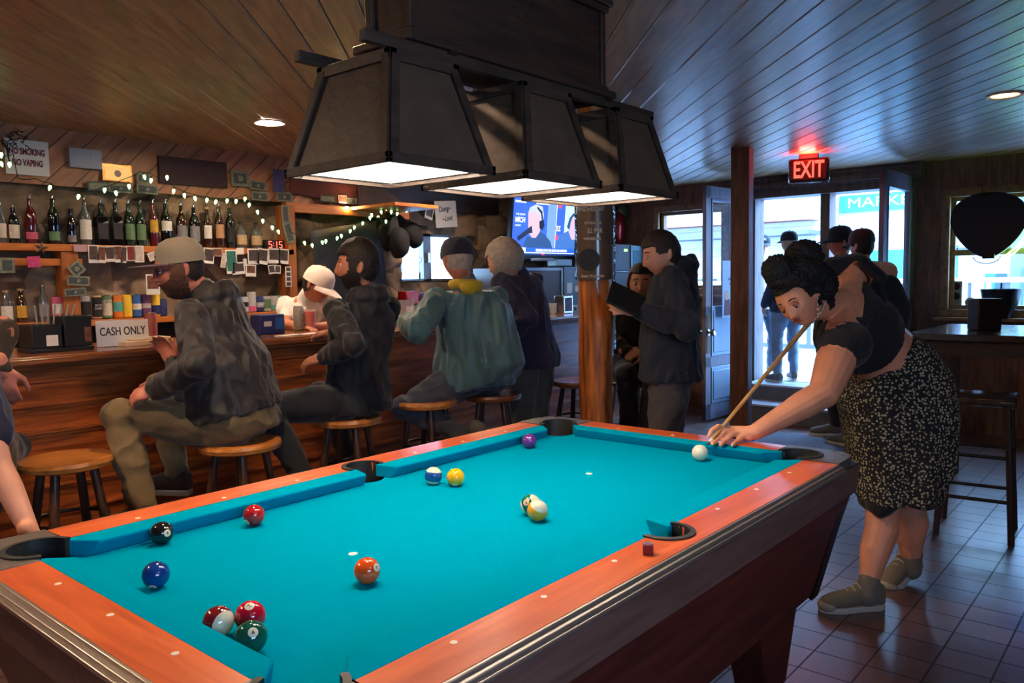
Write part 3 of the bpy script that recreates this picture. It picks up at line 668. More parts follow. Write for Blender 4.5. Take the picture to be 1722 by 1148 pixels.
for k,(o_,z0,z1) in enumerate(((.022,.0,.02),(.036,.012,.034),(.018,.034,.05))): g.bx((-.41-o_,-.07-o_,z0),(.40+o_,.07+o_,z1))
O('bottom_moulding',g,m_canopy,cb,bev=.004)
g=G()
for o_,z0,z1 in((.02,.275,.295),(.03,.295,.315)): g.bx((-.41-o_,-.07-o_,z0),(.40+o_,.07+o_,z1))
O('upper_moulding',g,m_canopy,cb,bev=.004)
for x in(-.41,.40):
    for y in(-.07,.07): O('corner_bead',G().bx((x-.012,y-.012,.05),(x+.012,y+.012,H-1.975)),m_canopy,cb,bev=.003)
g=G()
for k in range(9): 
    q=k/8; g.tube([(-.10+.16*q-.008,-.0715,.20+.035*math.sin(q*6.5)),(-.10+.16*q+.012,-.0715,.20+.035*math.sin(q*6.5+.7))],.0025,6)
O('carved_scroll',g,m_canopy,cb)
for y in(-.12,.12):
    O('lamp_crossbar',G().bx((-.60,y-.012,-.03),(.62,y+.012,-.004)),m_lampwood,cb,bev=.002)
for x in(-.35,.33): O('crossbar_tie',G().bx((x,-.14,-.010),(x+.03,.14,.0)),m_metal,cb)

# downlights
def downlight(x,y,label,col,s,seen=True):
    e=EM('recessed_downlight',(x,y,H),label,'downlight')
    O('trim_ring',G().lathe([(.070,-.001),(.094,-.001),(.096,-.008),(.090,-.011),(.072,-.006)],n=32,ring=True),m_white,e)
    O('lens',G().lathe([(0,-.002),(.070,-.002),(.070,-.004),(0,-.004)],n=32),E('downlight_glow_%s'%round(s)+str(col[2]),col,s),e,smooth=False)
    return e
WARM=(1,.76,.54)
downlight(1.19,2.86,'lit white recessed ceiling light over the bar behind the nearest lamp',WARM,220)
downlight(3.642,-.676,'dim orange recessed ceiling light on the right side of the ceiling',(1,.42,.10),6)
downlight(-1.35,3.1,'added unseen ceiling fill light over the left end of the bar',WARM,160)  # added to warm the bar from outside the frame
downlight(3.05,2.86,'added ceiling fill light over the bar hidden by the middle lamp',WARM,230)  # added bar fill, out of sight behind the middle lamp
downlight(-1.75,1.75,'added unseen ceiling fill light left of the pool table near the stools',(1,.66,.40),330)  # added off frame to brighten the left of the bar front
downlight(-.2,.85,'added unseen ceiling fill light above the left long rail',(1,.66,.40),230)  # added room-side fill for the bar front, above the view
downlight(-.6,-2.4,'added unseen ceiling fill light right of the near rail',(1,.60,.40),110)  # added fill beside the camera, never in view
# ================================================================== BAR
bar=EM('bar_counter',(1.3,2.7,0),'long varnished wooden bar with horizontal moulded boards along its front','bar')
BX0,BX1=-4.0,3.6   # local x
g=G(); g.bx((BX0,-.25,.10),(BX1,-.18,1.06))
z=.12
while z<1.03:
    g.bx((BX0,-.262,z),(BX1,-.25,z+.016)); g.bx((BX0,-.272,z+.016),(BX1,-.25,z+.030)); g.bx((BX0,-.258,z+.030),(BX1,-.25,z+.040)); z+=.125
g.bx((BX0,-.275,1.015),(BX1,-.25,1.06)); g.bx((BX0,-.28,1.04),(BX1,-.25,1.06))
O('front_panel',g,m_bar,bar,smooth=False)
O('bar_top',G().bx((BX0-.02,-.34,1.075),(BX1+.02,.30,1.12)).bx((BX0-.02,-.352,1.082),(BX1+.02,-.34,1.112)).bx((BX0-.02,-.325,1.058),(BX1+.02,-.26,1.075)),m_bartop,bar,bev=.006)
O('kick_base',G().bx((BX0,-.20,0),(BX1,.1,.10)),m_dark,bar,smooth=False)
O('back_panel',G().bx((BX0,.1,0),(BX1,.14,1.075)),m_dark,bar,smooth=False)
BT=1.12
# ------------------------------------------------------------------ shelving on the stone wall
def xz(px,py,Y): p=atY(px,py,Y); return p.x,p.z
sh=EM('back_bar_shelf',(.6,3.82,0),'tall orange pine back bar shelving against the stone wall, holding bottles and cans','shelf')
O('shelf_board',G().bx((-3.6,-.02,1.645),(1.38,.16,1.688)),m_shelf,sh,bev=.003)
O('shelf_board',G().bx((-3.6,-.04,1.175),(1.38,.16,1.213)),m_shelf,sh,bev=.003)
O('lower_rail',G().bx((-3.6,.0,1.555),(-.17,.02,1.60)),m_shelf,sh,bev=.003)
O('upright',G().bx((1.33,-.02,1.0),(1.40,.14,2.03)),m_shelfv,sh,bev=.003)
O('upright',G().bx((-.30,-.01,1.213),(-.20,.10,1.645)),m_shelfv,sh,bev=.003)
O('lower_cabinet',G().bx((-3.6,-.06,0),(1.38,.14,.86)).bx((-3.62,-.08,.86),(1.40,.14,.90)),m_dark,sh,bev=.004)
O('back_board',G().bx((-3.6,.135,.9),(1.33,.15,1.175)),m_dark,sh,smooth=False)
m_amber=M('amber_bottle_glass',rgb(60,30,14),rough=.06,coat=1); m_green=M('green_bottle_glass',rgb(20,42,26),rough=.06,coat=1)
m_dkb=M('black_bottle_glass',rgb(16,13,14),rough=.06,coat=1); m_redl=M('red_liquor',rgb(92,24,30),rough=.06,coat=1); m_clr=M('pale_bottle_glass',rgb(88,88,86),rough=.06,coat=1)
m_purp=M('purple_bottle_glass',rgb(50,22,50),rough=.06,coat=1)
lab={k:M('label_'+k,c,rough=.6,var=.12,vscale=60) for k,c in dict(cream=rgb(212,200,176),white=rgb(222,216,206),green=rgb(96,128,90),grey=rgb(130,128,132),red=rgb(190,52,40),black=rgb(34,30,32),gold=rgb(206,158,52),kraft=rgb(182,138,100),yellow=rgb(236,190,50),pink=rgb(206,90,120),teal=rgb(88,170,160),blue=rgb(40,92,160),orange=rgb(218,120,40),silver=rgb(178,172,170),navy=rgb(34,44,96),lime=rgb(140,180,50),tan=rgb(190,160,120),violet=rgb(110,60,110)).items()}
m_spout=M('steel_pour_spout',rgb(190,190,190),rough=.25,metal=1); m_cork=M('cork',rgb(190,150,100),rough=.8)
def bottle(x,y,z,h,r,gm,lm,label,spout=True,square=False,sloped=False,cap=None,group=None,text_=None,lz=(.14,.48)):
    hb=h*.62; hn=h*.80
    prof=[(0,0),(r*.93,0),(r,.006),(r,hb-.02),(r*.9,hb+.005),(r*.45,hb+.035),(.014,hn),(.013,h*.88),(.015,h*.885),(.015,h*.9),(0,h*.9)]
    n=24
    g=G()
    if square:
        g.box((0,0,hb/2),(r*1.9,r*1.9,hb)); g.lathe([(r*.9,hb),(r*.5,hb+.02),(.014,hn),(.015,h*.9),(0,h*.9)],n=20)
    else: g.lathe(prof,n=n)
    o=O('liquor_bottle',g,gm,label=label,cat='bottle',group=group,loc=(x,y,z),bev=.003 if square else 0)
    a,b=h*lz[0],h*lz[1]
    if square:
        o2=O('label',G().box((0,-r*.96,(a+b)/2),(r*1.7,.002,b-a)),lm,o,smooth=False)
        if sloped: O('label_stripe',G().prism([(-r*.9,b*.78),(r*.9,b*1.0),(r*.9,b*1.12),(-r*.9,b*.90)],(-r*.98,-r*.96),fn=lambda X,Y_,Z_:(X,Z_,Y_)),lab['grey' if lm==lab['black'] else 'red'],o,smooth=False)
    else:
        g=G(); m_=14; P=[];F=[]
        for i in range(m_+1):
            q=math.radians(195+150*i/m_)
            for zz in(a,b): P.append(((r+.0006)*math.cos(q),(r+.0006)*math.sin(q),zz))
        F=[(2*i,2*i+2,2*i+3,2*i+1) for i in range(m_)]; g.add(P,F); O('label',g,lm,o)
        if sloped:
            P=[]
            for i in range(m_+1):
                q=math.radians(200+140*i/m_); zz=b*(.78+.22*i/m_)
                P+=[((r+.0012)*math.cos(q),(r+.0012)*math.sin(q),zz),((r+.0012)*math.cos(q),(r+.0012)*math.sin(q),zz+h*.08)]
            O('label_stripe',G().add(P,F),lab['white'],o)
    if spout: O('pour_spout',G().lathe([(0,h*.895),(.011,h*.895),(.013,h*.91),(.006,h*.925),(.0045,h*.96),(0,h*.965)],n=12).tube([(0,0,h*.95),(.004,0,h*.985),(.014,0,h)],[.0045,.004,.003],8),m_spout,o)
    else: O('cap',G().lathe([(0,h*.895),(.016,h*.895),(.016,h*.95),(0,h*.952)],n=16),cap or m_black,o)
    return o
ordn=['first','second','third','fourth','fifth','sixth','seventh','eighth','ninth','tenth','eleventh','twelfth','thirteenth','fourteenth','fifteenth','sixteenth','seventeenth','eighteenth','nineteenth']
BT_=[ # px centre, width px, height px, glass, label, words, kw
 (4,16,70,m_clr,'cream','slim clear bottle at the left edge of the picture',{}),
 (25,18,66,m_dkb,'cream','dark bottle with tall cream label',{}),
 (54,20,84,m_redl,'pink','reddish bottle with small pink label low down',{'lz':(.1,.24)}),
 (92,20,84,m_dkb,'green','tall dark bottle with round green label and blue glint',{'lz':(.08,.26)}),
 (122,16,64,m_dkb,'grey','short dark bottle with small grey label',{'spout':False,'lz':(.08,.26)}),
 (145,21,82,m_clr,'white','clear bottle with two white labels',{'lz':(.12,.52)}),
 (172,20,78,m_dkb,'black','square black bottle with slanted grey stripe',{'square':1,'sloped':1}),
 (197,18,80,m_dkb,'black','square dark bottle with slanted red stripe',{'square':1,'sloped':1}),
 (219,18,78,m_green,'green','green landscape label bottle, left of its twin',{}),
 (238,18,77,m_green,'green','green landscape label bottle, right of its twin',{}),
 (260,16,80,m_redl,'gold','red liquor bottle with yellow gold label',{'lz':(.3,.56)}),
 (281,20,80,m_dkb,'white','dark bottle with white band label above the hat brim',{'lz':(.34,.54)}),
 (307,20,76,m_amber,'grey','amber bottle with grey lettering behind the hat',{}),
 (328,19,74,m_dkb,'grey','black bottle with dense grey print right of the hat',{}),
 (350,16,72,m_amber,'white','corked amber bottle with plain white label',{'spout':False,'cap':m_cork,'lz':(.22,.52)}),
 (370,17,76,m_amber,'kraft','amber bottle with brown kraft label',{'lz':(.22,.52)}),
 (388,17,74,m_dkb,'black','all black bottle between kraft label and round bottles',{}),
 (406,20,48,m_clr,'tan','squat round bottle, left of the round pair',{'spout':False}),
 (431,22,46,m_clr,'tan','squat round bottle beside the red clock',{'spout':False}),
]
for i,(px,w,h,gm,lm,words,kw) in enumerate(BT_):
    p=atY(px,412,3.90); d=(p-CAM).dot(CF); kw=dict(kw); sq=kw.pop('square',0)
    bottle(p.x,3.90,1.688,h*d/F_PX*1.0,w*.5*d/F_PX*.9,gm,lab[lm],words+', '+ordn[i]+' on the top shelf' if i else words+' on the top shelf',square=sq,group='liquor bottles on the top shelf',**kw)
for i,(px,w,h,gm,lm,words,kw) in enumerate([(12,20,58,m_clr,'white','clear bottle with wide white label on the lower shelf by the left edge',{'lz':(.08,.5),'spout':False,'cap':m_cork}),(37,17,60,m_amber,'gold','amber bottle with gold label on the lower shelf behind the steel garnish ball',{'spout':False,'cap':m_cork}),(74,16,64,m_clr,'grey','clear bottle with steel spout rising above the black caddy',{})]):
    p=atY(px,534,3.88); d=(p-CAM).dot(CF)
    bottle(p.x,3.88,1.213,h*d/F_PX,w*.5*d/F_PX*.9,gm,lab[lm],words,group='bottles on the lower shelf',**kw)
# cans
m_lid=M('aluminium_can_lid',rgb(200,200,204),rough=.25,metal=1)
def can(x,y,z,h,r,m,label,cat='can',band=None,group=None,name='drink_can'):
    g=G().lathe([(0,.002),(r*.75,.0),(r*.8,.002),(r,.010),(r,h-.014),(r*.84,h-.003)],n=24)
    o=O(name,g,m,label=label,cat=cat,group=group,loc=(x,y,z))
    O('lid',G().lathe([(r*.84,h-.004),(r*.86,h),(r*.80,h),(r*.76,h-.004),(0,h-.004)],n=24),m_lid,o)
    if band:
        bm_,a,b=band; P=[];m_=14
        for i in range(m_+1):
            q=math.radians(200+140*i/m_)
            for zz in(h*a,h*b): P.append(((r+.0006)*math.cos(q),(r+.0006)*math.sin(q),zz))
        O('label',G().add(P,[(2*i,2*i+2,2*i+3,2*i+1) for i in range(m_)]),bm_,o)
    return o
CN=[(97,.155,'pink',('white',.3,.7),'pale pink tall can behind the black caddy'),(123,.16,'lime',('orange',.0,.35),'lime green and orange tall can beside the dollar bills'),(143,.157,'silver',('black',.2,.75),'white tall can with black figures'),
 (163,.158,'tan',('black',.1,.9),'black lettered tan tall can'),(180,.155,'green',('cream',.15,.8),'green tall can reading IPA'),(198,.155,'orange',('teal',.3,.7),'orange tall can with teal picture'),(214,.158,'yellow',None,'all yellow tall can'),
 (230,.155,'blue',('white',.35,.6),'bright blue tall can'),(246,.155,'violet',('silver',.4,.6),'purple tall can'),(262,.157,'yellow',('navy',.1,.5),'yellow tall can with dark blue wave'),(273,.12,'navy',None,'short dark blue can beside the hat man'),
 (399,.122,'blue',None,'short blue can behind the hat man shoulder'),(411,.122,'silver',('black',.35,.65),'short white can with round black mark'),(424,.157,'silver',('pink',.05,.3),'tall silver can with slanted pink stripe'),(437,.122,'navy',('silver',.3,.6),'short navy can with bold white letters'),
 (449,.122,'silver',('green',.2,.8),'short green and white can with blue glint'),(461,.122,'silver',('teal',.1,.4),'short pale can second from the wooden upright'),(472,.122,'teal',None,'short mint green can beside the wooden upright')]
for px,h,base,band,words in CN:
    p=atY(px,530,3.86); bd=(lab[band[0]],band[1],band[2]) if band else None
    c=can(p.x,3.86,1.213,h,.033 if h>.14 else .0325,lab[base],words+' on the lower shelf',band=bd,group='cans on the lower shelf')
    if px==180: text('IPA',.028,m_ink,'lettering',c,frame((0,-.0345,.11),(1,0,0),(0,0,1)),depth=.0005)
    if px==163: text('BOD\nDARK',.02,m_paper,'lettering',c,frame((0,-.0345,.08),(1,0,0),(0,0,1)),depth=.0005)
    if px==437: text('BUD',.024,m_paper,'lettering',c,frame((0,-.034,.06),(1,0,0),(0,0,1)),depth=.0005)

# ------------------------------------------------------------------ flat things pinned to the wall and shelves
m_bill=M('dollar_bill_paper',rgb(122,126,108),rough=.7,var=.35,vscale=70); m_billd=M('dollar_bill_dark',rgb(70,76,78),rough=.7,var=.35,vscale=70)
m_print=M('dark_photo_print',rgb(78,66,62),rough=.35,var=.5,vscale=40)
m_print2=M('brown_photo_print',rgb(110,70,60),rough=.35,var=.5,vscale=40)
def card(name,px,py,wpx,hpx,Y,m,label,cat,rot=0,pic=None,group=None,border=.13,th=.002,foot=.0,**k):
    c=atY(px,py,Y); d=(c-CAM).dot(CF)
    # foreshortening of the wall plane
    sx=abs(CR.x-(CF.x*(px-861)/F_PX)); w=wpx*d/F_PX/max(.3,sx)*1.0; h=hpx*d/F_PX
    o=O(name,G().box((0,0,0),(w,th,h)),m,label=label,cat=cat,group=group,smooth=False,loc=(c.x,Y,c.z),**k); o.rotation_euler=(0,math.radians(-rot),0)
    if pic:
        b=border*min(w,h)
        O('picture',G().box((0,-th/2-.0004,foot*h/2),(w-2*b,.0008,h-2*b-foot*h)),pic,o,smooth=False)
    return o,w,h
ns,w,h=card('notice_sign',46,265,74,58,3.965,m_paper,'white no smoking no vaping sign high on the bar wall at the left','sign')
text('NO SMOKING',h*.25,m_maroon,'lettering',ns,frame((0,-.0015,h*.16),(1,0,0),(0,0,1)),sx=.9*w/(h*1.75),bold=.002)
text('NO VAPING',h*.25,m_maroon,'lettering',ns,frame((0,-.0015,-h*.16),(1,0,0),(0,0,1)),sx=.9*w/(h*1.75),bold=.002)
m_lb=M('pale_blue_white_panel',rgb(150,160,176),rough=.5)
cp,w,h=card('wall_box',143,267,54,32,3.96,m_lb,'blank pale blue box mounted beside the no smoking sign','box',th=.03)
O('box_lid_seam',G().bx((w*.2,-.018,-h/2),(w*.205,-.015,h/2)),m_white,cp,smooth=False)
mar,w,h=card('blank_sign',326,290,114,44,3.96,M('dark_maroon_board',rgb(56,34,40),rough=.7),'dark maroon blank board high on the pine panel','sign',th=.015)
gb,w,h=card('framed_bill',197,291,50,28,3.955,M('gold_bill_frame',rgb(190,130,60),rough=.3,metal=.4),'gold glowing dollar bill in a small clear frame under the pine panel','picture',th=.012)
O('gold_bill',G().box((0,-.007,-h*.04),(w*.86,.002,h*.74)),E('glowing_gold_bill',(1,.55,.16),.45),gb,smooth=False); O('engraving',G().lathe([(0,.0),(h*.2,0),(h*.2,.001),(0,.001)],(0,-.009,-h*.04),20,R=Matrix.Rotation(PI/2,3,'X')),m_print2,gb,smooth=False)  # low emission set on the bill itself
for px,py,w,h,Y,m,r,words,*q in [
 (12,446,26,26,3.79,m_bill,0,'grey dollar bill pinned under the top shelf at the left edge'),
 (165,313,36,16,3.95,m_billd,3,'dark dollar bill left of the gold framed bill corner'),
 (203,317,40,14,3.95,m_bill,1,'pale dollar bill directly under the gold framed bill'),
 (241,300,22,16,3.95,m_bill,-2,'pale bill above another bill left of the maroon board'),
 (248,318,36,16,3.95,m_bill,-2,'dollar bill at the lower left corner of the maroon board'),
 (404,300,30,26,3.95,m_bill,2,'pair height dollar bill right of the maroon board'),
 (434,312,26,16,3.95,m_bill,-4,'dollar bill between the maroon board and the blue note'),
 (437,330,28,15,3.95,m_bill,-2,'dollar bill at the lower edge of the pine panel'),
 (478,331,26,16,3.95,m_bill,0,'dollar bill at the top of the hanging bill string'),
 (480,360,13,30,3.78,m_bill,3,'vertical dollar bill on the upright, upper of two'),
 (486,391,15,34,3.78,m_bill,14,'vertical dollar bill curling off the upright, lower of two'),
 (129,452,24,22,3.79,m_bill,38,'crumpled dollar bill, topmost of the pile left of the cans'),
 (132,472,38,16,3.785,m_bill,-4,'dollar bill in the middle of the pile left of the cans'),
 (127,491,36,13,3.78,m_bill,3,'dollar bill at the bottom of the pile left of the cans'),
 (551,334,26,12,3.93,m_billd,1,'dark bill on the beam above the lit stone'),
 (590,338,18,10,3.93,m_bill,0,'small bill on the beam right of the lit photo'),
 (607,339,16,10,3.93,m_bill,-2,'small bill on the beam, second right of the lit photo'),
 (628,342,22,10,3.93,m_bill,2,'small bill on the beam above the green lit bulbs'),
 (676,352,16,16,3.93,m_billd,-30,'tilted blue grey bill tangled in the bulbs'),
 ]:
    o,w_,h_=card('dollar_bill',px,py,w,h,Y,m,words,'banknote',rot=r,pic=m_billd if m==m_bill else m_bill,border=.18,group='dollar bills pinned behind the bar')
    if w_>h_: O('portrait',G().lathe([(0,0),(h_*.2,0),(h_*.2,.0008),(0,.0008)],(0,-.0022,0),16,R=Matrix.Rotation(PI/2,3,'X')),m_bill,o,smooth=False)
card('blue_note',469,304,20,38,3.95,M('blue_violet_print',rgb(60,58,110),rough=.6,var=.5,vscale=50),'blue violet printed note beside the lamp corner','note',rot=-3)
card('paper_note',135,417,22,12,3.79,M('pink_note_paper',rgb(190,150,150),rough=.7),'plain pale pink note at the left of the photo row','note',rot=-1)
card('paper_note',57,440,22,18,3.785,M('hot_pink_paper',rgb(206,70,120),rough=.7,var=.3,vscale=60),'hot pink scribbled note on the shelf rail','note',rot=4)
card('paper_note',404,422,12,11,3.79,m_paper,'small white receipt between the green card and the photos','note',rot=2)
card('paper_note',412,441,6,12,3.785,m_paper,'narrow white slip under the receipt','note',rot=3)
for px,py,w,h,r,ft,pm,words in [
 (157,427,17,30,0,.2,0,'instant photo, first right of the pink note'),(171,428,14,28,-4,.2,1,'instant photo, second right of the pink note'),(185,427,16,26,2,.2,0,'instant photo, third right of the pink note'),(199,427,14,28,4,.2,1,'instant photo, fourth right of the pink note'),(208,428,10,27,-6,.1,0,'narrow overlapping photo left of the red photo'),
 (220,426,14,25,0,.0,2,'red toned photo in the row left of the hat'),(234,427,16,28,1,.0,3,'white card with a small brown drawing left of the hat'),(258,430,18,14,20,.0,3,'white paper corner under the hat brim'),
 (351,430,18,26,-6,.15,0,'grey photo just right of the hat'),(366,424,16,14,2,.0,1,'small square photo second right of the hat'),(376,438,8,24,-10,.0,3,'thin pinkish card third right of the hat'),(389,433,19,26,2,.12,4,'green patterned card with pale foot'),
 (426,431,19,26,1,.2,0,'instant photo under the clock, leftmost of the big four'),(442,431,18,26,-8,.2,0,'tilted instant photo under the clock, second of the big four'),(461,430,20,25,0,.2,0,'instant photo under the clock, third of the big four'),(477,431,17,25,-5,.2,0,'instant photo by the upright, rightmost of the big four'),
 (401,451,22,20,4,.2,0,'instant photo hanging below the white receipt'),(388,450,14,20,3,.2,4,'photo hanging below the green card'),(422,455,17,20,-3,.3,1,'faded grey photo hanging below the big four'),(457,453,11,15,8,.15,0,'small photo, left of the low pair by the upright'),(467,453,10,14,-4,.15,0,'small photo, right of the low pair by the upright'),
 (257,478,23,34,0,.3,1,'hanging photo with white caption strip above the cans'),(722,358,13,21,-14,.2,0,'tilted instant photo left of the hand lettered sign'),(576,335,14,13,0,.1,1,'small photo lit by the lamp on the beam')]:
    card('instant_photo',px,py,w,h,3.79 if px<700 and px!=576 else 3.93,m_paper,words,'photo',rot=r,pic=[m_print,m_print2,M('red_print',rgb(120,44,40),rough=.4,var=.4,vscale=40),M('faint_drawing',rgb(196,180,166),rough=.6,var=.2,vscale=30),M('green_print',rgb(48,110,96),rough=.5,var=.35,vscale=50)][pm],border=.10,foot=ft*.7,group='photos pinned behind the bar')
st,w,h=card('photo_strip',485,465,10,34,3.775,m_paper,'photo booth strip of four small pictures on the upright','photo',rot=-1)
for k in range(4): O('picture',G().box((0,-.0014,h*(.36-.24*k)),(w*.7,.0008,h*.18)),m_print,st,smooth=False)
dl,w,h=card('hand_lettered_sign',750,360,36,44,3.90,m_paper,'white hand lettered sign reading Dump Love on the stone wall','sign',rot=5)
text('Dump~',h*.30,m_ink,'lettering',dl,frame((-.01,-.0015,h*.2),(1,0,.08),(-.08,0,1)),shear=.3,sx=.72); text('~Love',h*.30,m_ink,'lettering',dl,frame((.01,-.0015,-h*.16),(1,0,.08),(-.08,0,1)),shear=.3,sx=.72)
card('pennant_sign',545,318,110,34,3.94,M('dark_red_pennant',rgb(92,38,32),rough=.7,var=.2),'long dark red pennant behind the nearest lamp','pennant',rot=-6,th=.006)
pn=O('pennant',G().prism([(0,0),(0,.34),(.10,.34),(.95,-.06)],(0,.006),fn=lambda x,y,z:(x,z,y)),M('grey_pennant_cloth',rgb(74,64,62),rough=.8,var=.3),label='dark grey triangular pennant pointing right above the bulbs',cat='pennant',loc=(2.72,3.92,1.99),smooth=False)
# star ornament
p=atY(69,417,3.77); g=G(); P=[]
for k in range(10):
    r=.042 if k%2==0 else .017; P.append((r*math.sin(k*PI/5+.2),r*math.cos(k*PI/5+.2)))
g.add([(x,0,z) for x,z in P]+[(0,-.012,0),(0,.004,0)],[(k,(k+1)%10,10) for k in range(10)]+[((k+1)%10,k,11) for k in range(10)])
O('star_ornament',g,M('tarnished_metal',rgb(120,96,86),rough=.4,metal=.7),label='small tarnished metal star hung on the top shelf edge',cat='ornament',loc=(p.x,3.77,p.z),smooth=False)
# garland knot at the top left
g=G(); p=atY(28,232,3.93)
for k in range(26):
    a=V((random.uniform(-.06,.06),random.uniform(-.02,.02),random.uniform(-.04,.04))); g.tube([a,a+V((random.uniform(-.05,.06),random.uniform(-.02,.01),random.uniform(-.05,.04)))],[.004,.001],5)
O('dried_sprig',g,M('dried_dark_leaves',rgb(44,36,30),rough=.8),label='dark dried sprig above the no smoking sign',cat='plant',loc=p)
g=G(); p0=atY(2,235,3.92)
g.tube([(0,0,0),(.03,0,-.05),(.035,0,-.13)],[.006,.008,.002],6); O('dried_branch',g,M('dried_dark_leaves',rgb(44,36,30)),label='thin dark dried stem in front of the no smoking sign edge',cat='plant',loc=p0)
# red digital clock
ck2=O('digital_clock',G().box((0,0,0),(.16,.06,.07)),m_black,label='black digital clock with red digits on the top shelf',cat='clock',bev=.004,loc=(atY(459,406,3.86).x,3.86,1.723))
def seg(s,x,parent,h,m):
    mp_={'5':'afgcd','1':'bc'}; w=h*.5
    sg={'a':((0,h),(w,h)),'g':((0,h/2),(w,h/2)),'d':((0,0),(w,0)),'f':((0,h),(0,h/2)),'b':((w,h),(w,h/2)),'e':((0,h/2),(0,0)),'c':((w,h/2),(w,0))}
    g=G()
    for k in mp_[s]:
        (a,b),(c,d)=sg[k]; g.bx((x+min(a,c)-.002,-.0325,min(b,d)-.002-h/2),(x+max(a,c)+.002,-.031,max(b,d)+.002-h/2))
    O('digit',g,m,parent,smooth=False)
m_led=E('red_led',(1,.05,.03),5)
seg('5',-.055,ck2,.045,m_led); seg('1',-.01,ck2,.045,m_led); seg('5',.035,ck2,.045,m_led)
for dz in(-.008,.010): O('colon_dot',G().bx((-.019,-.0325,dz-.002),(-.015,-.031,dz+.002)),m_led,ck2,smooth=False)
# ------------------------------------------------------------------ string lights
m_bulbc=E('string_bulb',(.52,1,.36),2.6); m_wire=M('dark_green_wire',rgb(30,38,28),rough=.6)
def stringlight(wire,bulbs,Y,label):
    P=[atY(x,y,Y) for x,y in wire]; c=P[0].copy()
    e=EM('string_lights',c,label,'string lights')
    pts=[p-c for p in P]; fine=[]
    for a,b in zip(pts[:-1],pts[1:]):
        for k in range(4): fine.append(a.lerp(b,k/4)+V((0,0,-.006*math.sin(PI*k/4))))
    fine.append(pts[-1]); O('wire',G().tube(fine,.0028,6),m_wire,e)
    for x,y in bulbs:
        p=atY(x,y,Y-.012)-c; R=Matrix.Rotation(random.uniform(-.35,.35),3,'Y')
        b=O('bulb',G().lathe([(0,-.022),(.004,-.018),(.0105,-.002),(.0085,.009),(.005,.013)],(0,0,0),12,R=R),m_bulbc,e,loc=p)
        O('bulb_socket',G().lathe([(.0055,.011),(.006,.026),(0,.027)],(0,0,0),8,R=R),m_wire,b)
stringlight([(-14,262),(8,262),(22,258),(30,300),(60,300),(84,308),(110,318),(145,322),(176,314),(205,302),(236,288),(250,290),(280,303),(300,318),(340,330),(375,334),(416,328),(428,350),(445,368),(468,382)],
 [(2,260),(2,275),(16,276),(84,315),(132,330),(176,319),(195,324),(217,313),(243,297),(254,303),(281,298),(292,321),(310,328),(328,333),(348,336),(363,339),(382,337),(397,338),(412,334),(419,344),(433,356),(442,371),(458,382),(468,389)],3.74,'string of small greenish bulbs draped over the bottle shelf')
stringlight([(484,385),(500,395),(525,402),(560,394),(590,380),(610,368),(640,352),(655,348),(690,345),(668,352),(650,362),(663,368),(680,366)],
 [(512,408),(525,412),(542,407),(548,405),(567,400),(574,396),(589,388),(596,382),(610,375),(622,366),(625,361),(636,365),(641,356),(649,350),(658,356),(668,359),(684,354),(690,351),(649,372),(663,374),(675,372)],3.70,'second string of greenish bulbs bunched by the hanging caps')
# small lamp that lights the stones
p=atY(583,349,3.90); sl=EM('accent_lamp',p,'tiny warm lamp tucked under the beam lighting the stones','lamp')
O('bulb',G().ball((0,0,0),.014),E('warm_accent_bulb',(1,.62,.22),420),sl)
O('shade',G().lathe([(.02,.02),(.034,.005),(.032,.005),(.018,.018)],n=16,ring=True),m_blackm,sl)
# beam under the panel, tarp, caps
S('trim_7',G().bx((1.99,3.90,1.985),(3.30,3.96,2.06)),m_panel if False else m_shelf,bev=.004)
m_tarp=M('blue_grey_tarpaulin',rgb(62,66,74),rough=.7,bump=.3,bscale=6,var=.15)
P=[atY(x,y,3.93) for x,y in((516,389),(530,476),(540,560),(650,560),(640,470),(634,372),(620,374),(575,382))]
g=G(); n=len(P); nx,nz=14,14; A,B_,C_,D_=atY(516,389,3.93),atY(634,370,3.93),atY(655,570,3.93),atY(545,570,3.93); Vv=[]
for i in range(nx+1):
    for k in range(nz+1):
        a=A.lerp(B_,i/nx); b=D_.lerp(C_,i/nx); q=a.lerp(b,k/nz); Vv.append((q.x,q.y-.03+.02*noise.noise(V((q.x*5,q.z*3,0)))-.012*math.sin(i*1.3)*(k/nz),q.z))
g.add(Vv,[(i*(nz+1)+k,(i+1)*(nz+1)+k,(i+1)*(nz+1)+k+1,i*(nz+1)+k+1) for i in range(nx) for k in range(nz)])
o=O('tarpaulin',g,m_tarp,label='blue grey tarpaulin hanging on the stone wall behind the bartender',cat='tarpaulin'); sd=o.modifiers.new('thick','SOLIDIFY'); sd.thickness=.004
m_cap=M('black_cap_cloth',rgb(17,18,22),rough=.85,bump=.2,bscale=60)
def capmesh(sz=1,brim=True):
    g=G(); n=20; P=[];F=[]
    rows=[(1,0),(1,.25),(.93,.55),(.75,.82),(.4,.97),(.02,1.0)]
    for r,z in rows:
        for j in range(n):
            q=2*PI*j/n; P.append((.083*r*math.cos(q)*sz,.098*r*math.sin(q)*sz,.105*z*sz))
    for i in range(len(rows)-1):
        for j in range(n): F.append((i*n+j,i*n+(j+1)%n,(i+1)*n+(j+1)%n,(i+1)*n+j))
    F.append(tuple(range(n))[::-1]); F.append(tuple(range((len(rows)-1)*n,len(rows)*n)))
    g.add(P,F)
    return g
